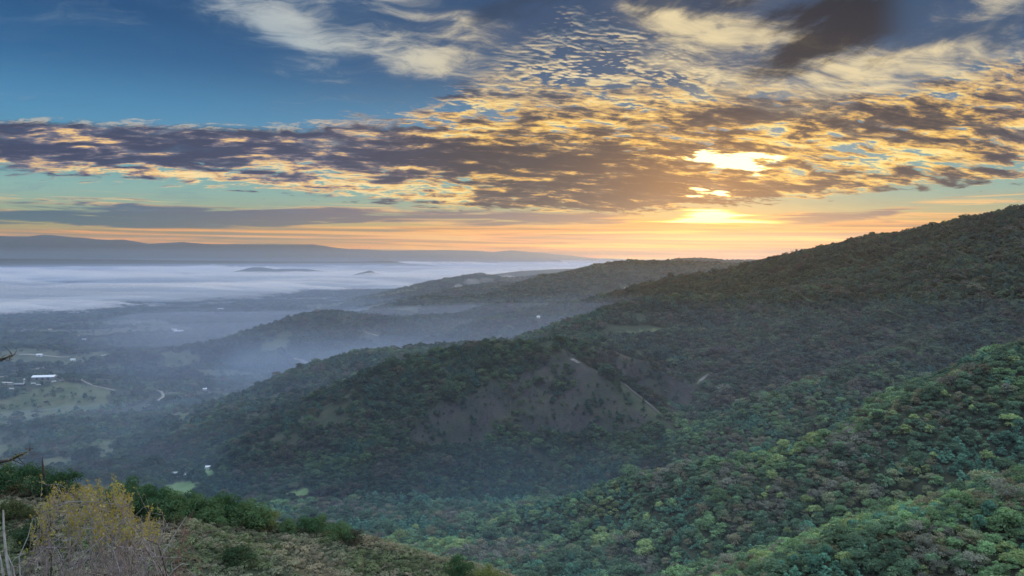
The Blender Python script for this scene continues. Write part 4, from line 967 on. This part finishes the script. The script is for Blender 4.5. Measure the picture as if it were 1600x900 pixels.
def flat_leaf(name, col, col2):
    m_, nd, out = material(name); g = nd.new('ShaderNodeTexCoord'); f = nd.noise(g.outputs['Object'], 60, 3, 0.6); f2 = nd.noise(g.outputs['Object'], 6, 3, 0.6)
    c = nd.mix(nd.ss(f2 * 0.6 + f * 0.5, 0.40, 0.68), col, col2)
    d = nd.new('ShaderNodeBsdfDiffuse'); nd.put(d.inputs['Color'], c); tr = nd.new('ShaderNodeBsdfTranslucent'); nd.put(tr.inputs['Color'], c)
    mx = nd.new('ShaderNodeMixShader'); mx.inputs[0].default_value = 0.4; nd.t.links.new(d.outputs[0], mx.inputs[1]); nd.t.links.new(tr.outputs[0], mx.inputs[2]); nd.t.links.new(mx.outputs[0], out.inputs['Surface'])
    return m_
m_bud = flat_leaf('young yellow leaf', (0.36, 0.28, 0.07), (0.36, 0.38, 0.10)); m_green = flat_leaf('young green leaf', (0.16, 0.22, 0.05), (0.30, 0.33, 0.08)); m_dry = flat_leaf('seed fluff', (0.55, 0.47, 0.33), (0.65, 0.58, 0.45))

D = 5.2
def near(px, py, Y=D, dy=0.0):
    p = at(px, py, Y + dy); return p
rg = np.random.default_rng(77)
base = near(165, 830); base[2] = ground_z(base[0], base[1]) - 0.05
t = empty('budding_bush', base); tag(t, 'yellow-green budding bush with bare grey lower twigs close by', 'bush')
TOP = [(52, 800), (75, 770), (100, 765), (125, 757), (150, 770), (178, 748), (205, 775), (225, 785), (242, 800), (255, 835)]
tx_, ty_ = zip(*TOP)
paths, radii, leafp, twp, twr = [], [], [], [], []
def pix(P_):
    return 800 + F * P_[:, 0] / (P_[:, 1] * CP - P_[:, 2] * SP), 450 - F * (P_[:, 2] * CP + P_[:, 1] * SP) / (P_[:, 1] * CP - P_[:, 2] * SP)
for i in range(80):
    px = rg.uniform(50, 252); tp = np.interp(px, tx_, ty_) + abs(rg.normal(0, 26)) + 14
    e = near(px, tp, D, rg.normal(0, 0.28)) - base
    sx = e[0] * 0.35 + rg.normal(0, 0.09)
    p = grow(rg, (sx, rg.normal(0, 0.16), rg.uniform(0, 0.1)), e, 10, 0.025)
    paths.append(p); radii.append(np.linspace(rg.uniform(0.004, 0.007), 0.0014, 10))
    for j in range(9):                                                   # straight upright shoots
        q = p[rg.integers(5, 10)]; e2 = q + np.array([rg.normal(0, 0.035), rg.normal(0, 0.04), rg.uniform(0.06, 0.17)])
        qx, qy = pix((e2 + base)[None])
        if qy[0] < np.interp(qx[0], tx_, ty_) - rg.uniform(0, 22) or qx[0] < 46 or qx[0] > 262: continue
        w2 = grow(rg, q, e2, 6, 0.03); twp.append(w2); twr.append(np.linspace(0.0024, 0.0009, 6)); leafp.append(np.array([w2[0] + (w2[-1] - w2[0]) * v_ for v_ in np.linspace(0.15, 1, 14)]))
    leafp.append(p[6:])
for px, tp in ((58, 752), (66, 742), (104, 752), (118, 760), (134, 748), (150, 752), (178, 738), (192, 762), (212, 764), (228, 772), (243, 786), (250, 810)):   # the long spires over the top
    e = near(px, tp, D, rg.normal(0, 0.1)) - base; p = grow(rg, (e[0] * 0.8, e[1], e[2] - 0.42), e, 9, 0.02); paths.append(p); radii.append(np.linspace(0.003, 0.0009, 9)); leafp.append(np.vstack([p[2:], (p[2:-1] + p[3:]) / 2]))
for i in range(9):                                                      # the stout stems one can follow
    link('stem', mesh('stem', *tube(paths[i], radii[i] * 1.5, 5), smooth=True), m_darktwig if i % 3 == 0 else m_twig, t)
v, f = twig_cloud(paths[9:] + twp, radii[9:] + twr, 3); link('twigs', mesh('twigs', v, f), m_twig, t, kind='stuff')
LP = np.vstack(leafp); pp = pix(LP + base)[1]
hi_ = LP[(pp < 846 + rg.normal(0, 9, len(pp)))]
v, f = leaf_quads(rg, hi_, 5600, 0.0145, 0.006, 0.9); link('leaves', mesh('leaves', v, f), m_bud, t, kind='stuff')
v, f = leaf_quads(rg, hi_, 150, 0.015, 0.010, 0.0); link('seed_tufts', mesh('seed_tufts', v, f), m_dry, t, kind='stuff')
# the tangle of bare twigs under and beside it
base2 = base + np.array([0.05, 0.25, 0.0]); base2[2] = ground_z(base2[0], base2[1]) - 0.05
t = empty('bare_bush', base2); tag(t, 'grey tangle of leafless twigs under the yellow bush', 'bush')
paths, radii = [], []
for i in range(80):
    px = rg.uniform(60, 270); e = near(px, rg.uniform(835, 890), D + 0.1, rg.normal(0, 0.25)) - base2
    p = grow(rg, (e[0] * 0.6 + rg.normal(0, 0.08), rg.normal(0, 0.2), 0), e, 7, 0.05); paths.append(p); radii.append(np.linspace(0.0042, 0.001, 7))
    for j in range(7):
        q = p[rg.integers(3, 7)]; w2 = grow(rg, q, q + rg.normal(size=3) * (0.09, 0.09, 0.06) + (0, 0, 0.05), 5, 0.08); paths.append(w2); radii.append(np.linspace(0.0024, 0.0008, 5))
for i in range(0, 40, 8): link('stem', mesh('stem', *tube(paths[i], radii[i] * 1.6, 5), smooth=True), m_pale, t)
v, f = twig_cloud(paths, radii, 3); link('twigs', mesh('twigs', v, f), m_twig, t, kind='stuff')
# reddish shrub at its far side
b3 = near(285, 880); b3[2] = ground_z(b3[0], b3[1]) - 0.05
t = empty('bare_shrub', b3); tag(t, 'thin reddish leafless shrub standing apart on the scrub side', 'shrub')
paths, radii = [], []
for i in range(26):
    px = rg.normal(288, 10); e = near(px, rg.uniform(812, 880), D, rg.normal(0, 0.1)) - b3
    p = grow(rg, (rg.normal(0, 0.03), rg.normal(0, 0.03), 0), e, 8, 0.03); paths.append(p); radii.append(np.linspace(0.004, 0.0009, 8))
    for j in range(6):
        q = p[rg.integers(4, 8)]; w2 = grow(rg, q, q + rg.normal(size=3) * (0.035, 0.04, 0.03) + (0, 0, 0.06), 4, 0.08); paths.append(w2); radii.append(np.linspace(0.002, 0.0007, 4))
for i in range(0, 21, 7): link('stem', mesh('stem', *tube(paths[i], radii[i] * 1.4, 5), smooth=True), m_red, t)
v, f = twig_cloud(paths, radii, 3); link('twigs', mesh('twigs', v, f), m_red, t, kind='stuff')
# arching pale canes between them
b4 = near(245, 890); b4[2] = ground_z(b4[0], b4[1]) - 0.05
t = empty('bramble', b4); tag(t, 'pale arching canes between the yellow bush and reddish shrub', 'bramble')
for pts in ([(232, 905), (258, 860), (276, 830), (292, 806)], [(210, 900), (230, 885), (245, 878)], [(262, 902), (272, 890), (284, 881), (294, 882)], [(222, 905), (236, 868), (233, 850), (222, 838)]):
    P4 = np.vstack([[0, 0, 0], [near(a, b, D - 0.1) - b4 for a, b in pts]]); P4[0] = (P4[1][0] * 0.6, 0, 0)
    link('cane', mesh('cane', *tube(P4, np.linspace(0.006, 0.0018, len(P4)), 5), smooth=True), m_pale, t)
# bleached stalks at the frame edge
b5 = near(14, 890, 4.6); b5[2] = ground_z(b5[0], b5[1]) - 0.05
t = empty('bare_stalks', b5); tag(t, 'bleached upright bare stalks close by at the frame edge', 'dead plant')
for pts, r_ in (([(16, 905), (10, 870), (6, 830), (5, 797)], 0.011), ([(6, 905), (2, 880), (-4, 850)], 0.009), ([(24, 905), (20, 885), (12, 868)], 0.006), ([(32, 905), (30, 870), (44, 838), (52, 808)], 0.005), ([(18, 880), (24, 872), (36, 866)], 0.004)):
    P5 = np.array([near(a, b, 4.6) - b5 for a, b in pts]); P5 = np.vstack([[P5[0][0], 0, 0], P5]); 
    link('stalk', mesh('stalk', *tube(P5, np.linspace(r_, r_ * 0.4, len(P5)), 6), smooth=True), m_pale, t)
# a green sprig reaching in beside them
b6 = near(60, 895, 4.9); b6[2] = ground_z(b6[0], b6[1]) - 0.05
t = empty('leafy_sprig', b6); tag(t, 'slender sprig with a few fresh green leaves beside the bleached stalks', 'plant')
P6 = np.vstack([[0.1, 0, 0], [near(a, b, 4.9) - b6 for a, b in ((96, 870), (88, 856), (66, 855), (48, 862), (40, 875))]])
link('stem', mesh('stem', *tube(P6, np.linspace(0.004, 0.0012, len(P6)), 5), smooth=True), m_twig, t)
for i in range(16):
    q = near(rg.normal(44, 9), rg.normal(866, 8), 4.9, rg.normal(0, 0.03)) - b6
    v, f = leaf_quads(rg, q[None], 1, 0.022, 0.002, 0.0); link('leaf', mesh('leaf', v, f), m_green, t)
# tall dead stalk with a seed head above the bush
b7 = near(70, 850, 5.4); b7[2] = ground_z(b7[0], b7[1]) - 0.05
t = empty('seed_stalk', b7); tag(t, 'tall dead stalk with dark seed head rising over the yellow bush', 'dead plant')
P7 = np.vstack([[0, 0, 0], [near(a, b, 5.4) - b7 for a, b in ((80, 830), (76, 780), (70, 748), (66, 714))]])
link('stalk', mesh('stalk', *tube(P7, np.linspace(0.005, 0.0018, len(P7)), 5), smooth=True), m_darktwig, t)
v, f = tube(np.array([near(a, b, 5.4) - b7 for a, b in ((70, 747), (68, 738), (67, 728), (66, 718))]), [0.003, 0.008, 0.007, 0.002], 6); link('seed_head', mesh('seed_head', v, f), m_darktwig, t)

# tree just out of frame whose twig tips reach in
b8 = near(-150, 700, 4.4); b8[2] = ground_z(b8[0], b8[1]) - 0.1
t = empty('oak_tree', b8); tag(t, 'oak whose two dark mossy twig tips reach in from the frame edge', 'tree')
top8 = near(-170, 420, 4.4) - b8
P8 = np.array([(0, 0, 0), (0.02, 0.03, 0.6), (-0.05, 0.0, 1.2), tuple(top8)]); link('trunk', mesh('trunk', *tube(P8, [0.12, 0.10, 0.085, 0.05], 10), smooth=True), m_bark, t)
m_moss = flat_leaf('lichen', (0.16, 0.17, 0.07), (0.30, 0.30, 0.14))
for pts, s0, nl in (([(-120, 600), (-60, 580), (-20, 564), (2, 561), (18, 556)], (-0.03, 0.02, 1.0), 70), ([(-120, 740), (-50, 728), (0, 722), (18, 718), (30, 712), (44, 705)], (0.0, 0.02, 0.75), 150)):
    Pb = np.vstack([s0, [near(a, b, 4.4) - b8 for a, b in pts]]); br = link('branch', mesh('branch', *tube(Pb, np.linspace(0.016, 0.0022, len(Pb)), 6), smooth=True), m_darktwig, t)
    side, sr = [], []
    for j in range(16):
        q = Pb[rg.integers(2, len(Pb))] + rg.normal(size=3) * 0.008; e2 = q + rg.normal(size=3) * (0.02, 0.03, 0.022) + (0.01, 0, 0.0); side.append(grow(rg, q, e2, 4, 0.05)); sr.append(np.linspace(0.003, 0.001, 4))
    link('twigs', mesh('twigs', *twig_cloud(side, sr, 3)), m_darktwig, br, kind='stuff')
    dense = np.array([np.array([np.interp(u, np.arange(len(Pb)), Pb[:, c]) for c in range(3)]) for u in np.linspace(2, len(Pb) - 1, 60)])
    link('lichen', mesh('lichen', *leaf_quads(rg, dense, nl, 0.011, 0.006, 0.0)), m_moss, br, kind='stuff')
crv, crf, cen8 = crown(801, 12, 900, 0.05, rx=0.5, base=0.2); cr = link('crown', mesh('crown', crv, crf), m_leaf_o, t); cr.location = (-1.6, -0.6, 1.7); cr.scale = (1.8, 1.8, 2.0); cr.color = (*DKG, 1)
v, f = tube(np.array([top8, top8 + (-0.5, -0.2, 0.3), np.array([-1.6, -0.6, 2.7])]), [0.05, 0.04, 0.03], 7); link('limb', mesh('limb', v, f, smooth=True), m_bark, t)

# ---------------------------------------------------------------- the bird
m_bird = solid('dark plumage', (0.03, 0.025, 0.022), 0.8, var=0.4, scale=6)
bp = at(941, 77, 88)
t = empty('bird', bp); t.rotation_euler = (math.radians(48), math.radians(30), math.radians(30)); tag(t, 'small dark bird of prey gliding against the mackerel clouds', 'bird')
v, f = tube([(0, -0.30, 0), (0, -0.26, 0.01), (0, -0.18, 0.015), (0, 0.0, 0.0), (0, 0.18, 0), (0, 0.3, 0)], [0.01, 0.05, 0.055, 0.085, 0.05, 0.015], 8); link('body', mesh('body', v, f, smooth=True), m_bird, t)
for sg in (-1, 1):
    ch = [(0.0, -0.14, 0.12, 0.0), (0.2, -0.19, 0.12, 0.05), (0.4, -0.17, 0.10, 0.09), (0.55, -0.10, 0.09, 0.08), (0.66, 0.0, 0.05, 0.05)]
    V = []; 
    for u, y0, y1, zz0 in ch: V += [(sg * (u + 0.04), y0, zz0), (sg * (u + 0.04), y1, zz0), (sg * (u + 0.04), (y0 * 0.7 + y1 * 0.3), zz0 + 0.018)]
    Fc = []
    for i in range(4):
        a_ = i * 3; b_ = a_ + 3
        Fc += [(a_, b_, b_ + 1, a_ + 1), (a_, a_ + 2, b_ + 2, b_), (a_ + 2, a_ + 1, b_ + 1, b_ + 2)]
    link('wing', mesh('wing', V, Fc), m_bird, t)
V = [(-0.03, 0.24, 0), (0.03, 0.24, 0), (0.12, 0.48, 0), (-0.12, 0.48, 0), (0, 0.24, 0.02), (0, 0.47, 0.012)]
link('tail', mesh('tail', V, [(0, 1, 2, 3), (0, 4, 5, 3), (4, 1, 2, 5)]), m_bird, t)

# ---------------------------------------------------------------- fog, mist, haze
def volume_mat(name, col, dens, aniso):
    m_, nd, out = material(name)
    v = nd.new('ShaderNodeVolumePrincipled'); v.inputs['Color'].default_value = (*col, 1); v.inputs['Density'].default_value = dens; v.inputs['Anisotropy'].default_value = aniso
    nd.t.links.new(v.outputs[0], out.inputs['Volume'])
    return m_
def slab(name, top, bottom, mat, kind='stuff'):
    """closed body between two grids (a, b, 3)"""
    A_, B_ = top.shape[:2]; V = np.concatenate([top.reshape(-1, 3), bottom.reshape(-1, 3)]); o = A_ * B_
    i, j = np.meshgrid(np.arange(A_ - 1), np.arange(B_ - 1), indexing='ij'); q = np.stack([i * B_ + j, i * B_ + j + 1, (i + 1) * B_ + j + 1, (i + 1) * B_ + j], -1).reshape(-1, 4)
    sides = []
    for e in (np.arange(B_), (A_ - 1) * B_ + np.arange(B_)[::-1], np.arange(A_)[::-1] * B_, np.arange(A_) * B_ + B_ - 1):
        sides += [(e[k_], e[k_ + 1], e[k_ + 1] + o, e[k_] + o) for k_ in range(len(e) - 1)]
    Fc = np.vstack([q, q[:, ::-1] + o, np.array(sides)])
    return link(name, mesh(name, V, Fc, smooth=True), mat, kind=kind)
def polar(a0, a1, na_, r0, r1, nr_):
    a = np.radians(np.linspace(a0, a1, na_)); r = np.exp(np.linspace(math.log(r0), math.log(r1), nr_))
    R_, A_ = np.meshgrid(r, a, indexing='ij'); return R_ * np.sin(A_), R_ * np.cos(A_), R_, A_
fx, fy, fr, fa = polar(-44, 44, 300, 4800, 33500, 420)
pxa = np.tan(fa) * F + 800
edge_r = np.interp(pxa, [-400, 0, 150, 300, 400, 520, 600, 700, 800, 900, 1000, 2000], [5500, 5900, 6500, 7200, 8000, 9000, 9600, 10500, 10500, 9800, 9500, 9500])
edge_r = edge_r * (1 + 0.10 * fbm(fx / 1100, fy / 1100, 4, 301) + 0.05 * fbm(fx / 250, fy / 250, 4, 302))
u = np.clip((fr - edge_r) / 2600, 0, 1)
lay = fbm(fx / 3000 + fy / 6000, fy / 560, 5, 331)                       # long rolls, thin between them near the edge
th = FOG_H * (1 - (1 - u) ** 2.2) * np.clip(0.50 + 1.7 * lay + 0.25 * np.clip((fr - edge_r) / 9000, 0, 1), 0.12, 1.25)
wave = 34 * fbm(fx / 2400 + fy / 5000, fy / 700, 5, 311) + 10 * fbm(fx / 700, fy / 260, 4, 312)
ztop = -463 + th + wave * np.clip(u * 3, 0, 1)
ztop = np.maximum(ztop, -463 + u * 8)
top_ = np.stack([fx, fy, ztop], -1); bot_ = np.stack([fx, fy, np.full(fx.shape, -478.0)], -1)
rl = np.clip(ridged(fx / 2600 + fy / 5200, fy / 620, 4, 341) - 0.60, 0, 1) * np.clip(fbm(fx / 3500, fy / 2500, 3, 343) * 1.6 + 0.55, 0, 1)
rl = rl * 330 * np.clip(u * 2, 0, 1)
slab('fog_rolls', np.stack([fx, fy, ztop + rl * 0.75 + 0.6], -1), np.stack([fx, fy, ztop - rl * 0.25 - 0.6], -1), volume_mat('fog rolls', (0.96, 0.98, 1.0), 0.006, 0.25))  # whiter than the bank: billow highlights put into the fog colour
slab('fog_bank', top_, bot_, volume_mat('fog', FOG_C, FOG_D, 0.25))

def puff(px, py, Y, wx, wy, hz, dens, mat_c=(0.97, 0.98, 1.0), seed=0):
    c = at(px, py, Y); n1, n2 = 40, 24
    u_, v_ = np.meshgrid(np.linspace(0, 2 * math.pi, n1, endpoint=False), np.linspace(0.02, math.pi - 0.02, n2), indexing='ij')
    d = np.stack([np.sin(v_) * np.cos(u_), np.sin(v_) * np.sin(u_), np.cos(v_)], -1)
    k_ = 1 + 0.35 * fbm(d[..., 0] * 2 + seed * 7.1 + d[..., 2], d[..., 1] * 2 + d[..., 2] * 1.7, 4, 400 + seed)
    p = d * k_[..., None] * np.array([wx, wy, hz]) + c
    V = p.reshape(-1, 3); Fc = [(i * n2 + j, ((i + 1) % n1) * n2 + j, ((i + 1) % n1) * n2 + j + 1, i * n2 + j + 1) for i in range(n1) for j in range(n2 - 1)]
    Fc = [f[::-1] for f in Fc] + [tuple(i * n2 for i in range(n1))[::1], tuple(i * n2 + n2 - 1 for i in range(n1))[::-1]]
    return link('fog_patch', mesh('fog_patch', V, Fc, smooth=True), volume_mat('fog patch', mat_c, dens, 0.25), kind='stuff')
puff(579, 469, 7200, 95, 160, 26, 0.0032, seed=1)
puff(590, 470, 7050, 50, 90, 18, 0.003, seed=7)
puff(716, 449, 6650, 46, 120, 30, 0.0018, seed=2)
puff(738, 440, 7100, 80, 130, 30, 0.0012, seed=3)
puff(760, 438, 7250, 70, 100, 28, 0.0012, seed=8)
puff(704, 453, 6500, 28, 60, 20, 0.0022, seed=6)
puff(792, 434, 8300, 90, 120, 26, 0.0016, seed=4)
puff(632, 455, 8200, 120, 320, 10, 0.003, seed=5)

# thin mist lying in the canyon and over the valley: level-topped, so the high slopes stand clear of it
def mist(prof, dens, col, seed, rough=0.06, a0=-58, a1=58, soft=9):
    """prof: (range, height of the mist top) pairs"""
    R0, R1 = prof[0][0], prof[-1][0]
    x_, y_, r_, aa = polar(a0, a1, 150, R0, R1, 130)
    pr_, pz_ = zip(*prof); zb = -479.0
    u_ = np.clip(np.minimum(aa - aa.min(), aa.max() - aa) / math.radians(soft), 0, 1); u_ = u_ * u_ * (3 - 2 * u_)
    zt = np.interp(np.log(r_), np.log(pr_), pz_)
    zt = zt + (zt - zb) * rough * fbm(x_ / (120 + r_ * 0.25), y_ / (120 + r_ * 0.25), 4, seed)
    zt = zb + 1 + np.maximum(0, zt - zb - 1) * u_
    slab('mist', np.stack([x_, y_, zt], -1), np.stack([x_, y_, np.full(x_.shape, zb)], -1), volume_mat('mist', col, dens, 0.2))
for q in MISTS: mist(*q)

B_ = 35500.0
V, Fc = box(-B_, B_, -B_, B_, min(-482.0, float(GZ.min()) - 1.0), max(625.0, float(GZ.max()) + 5))
hz_ = link('haze', mesh('haze', V, Fc), volume_mat('haze', HAZE_C, HAZE_D, HAZE_G), kind='stuff')
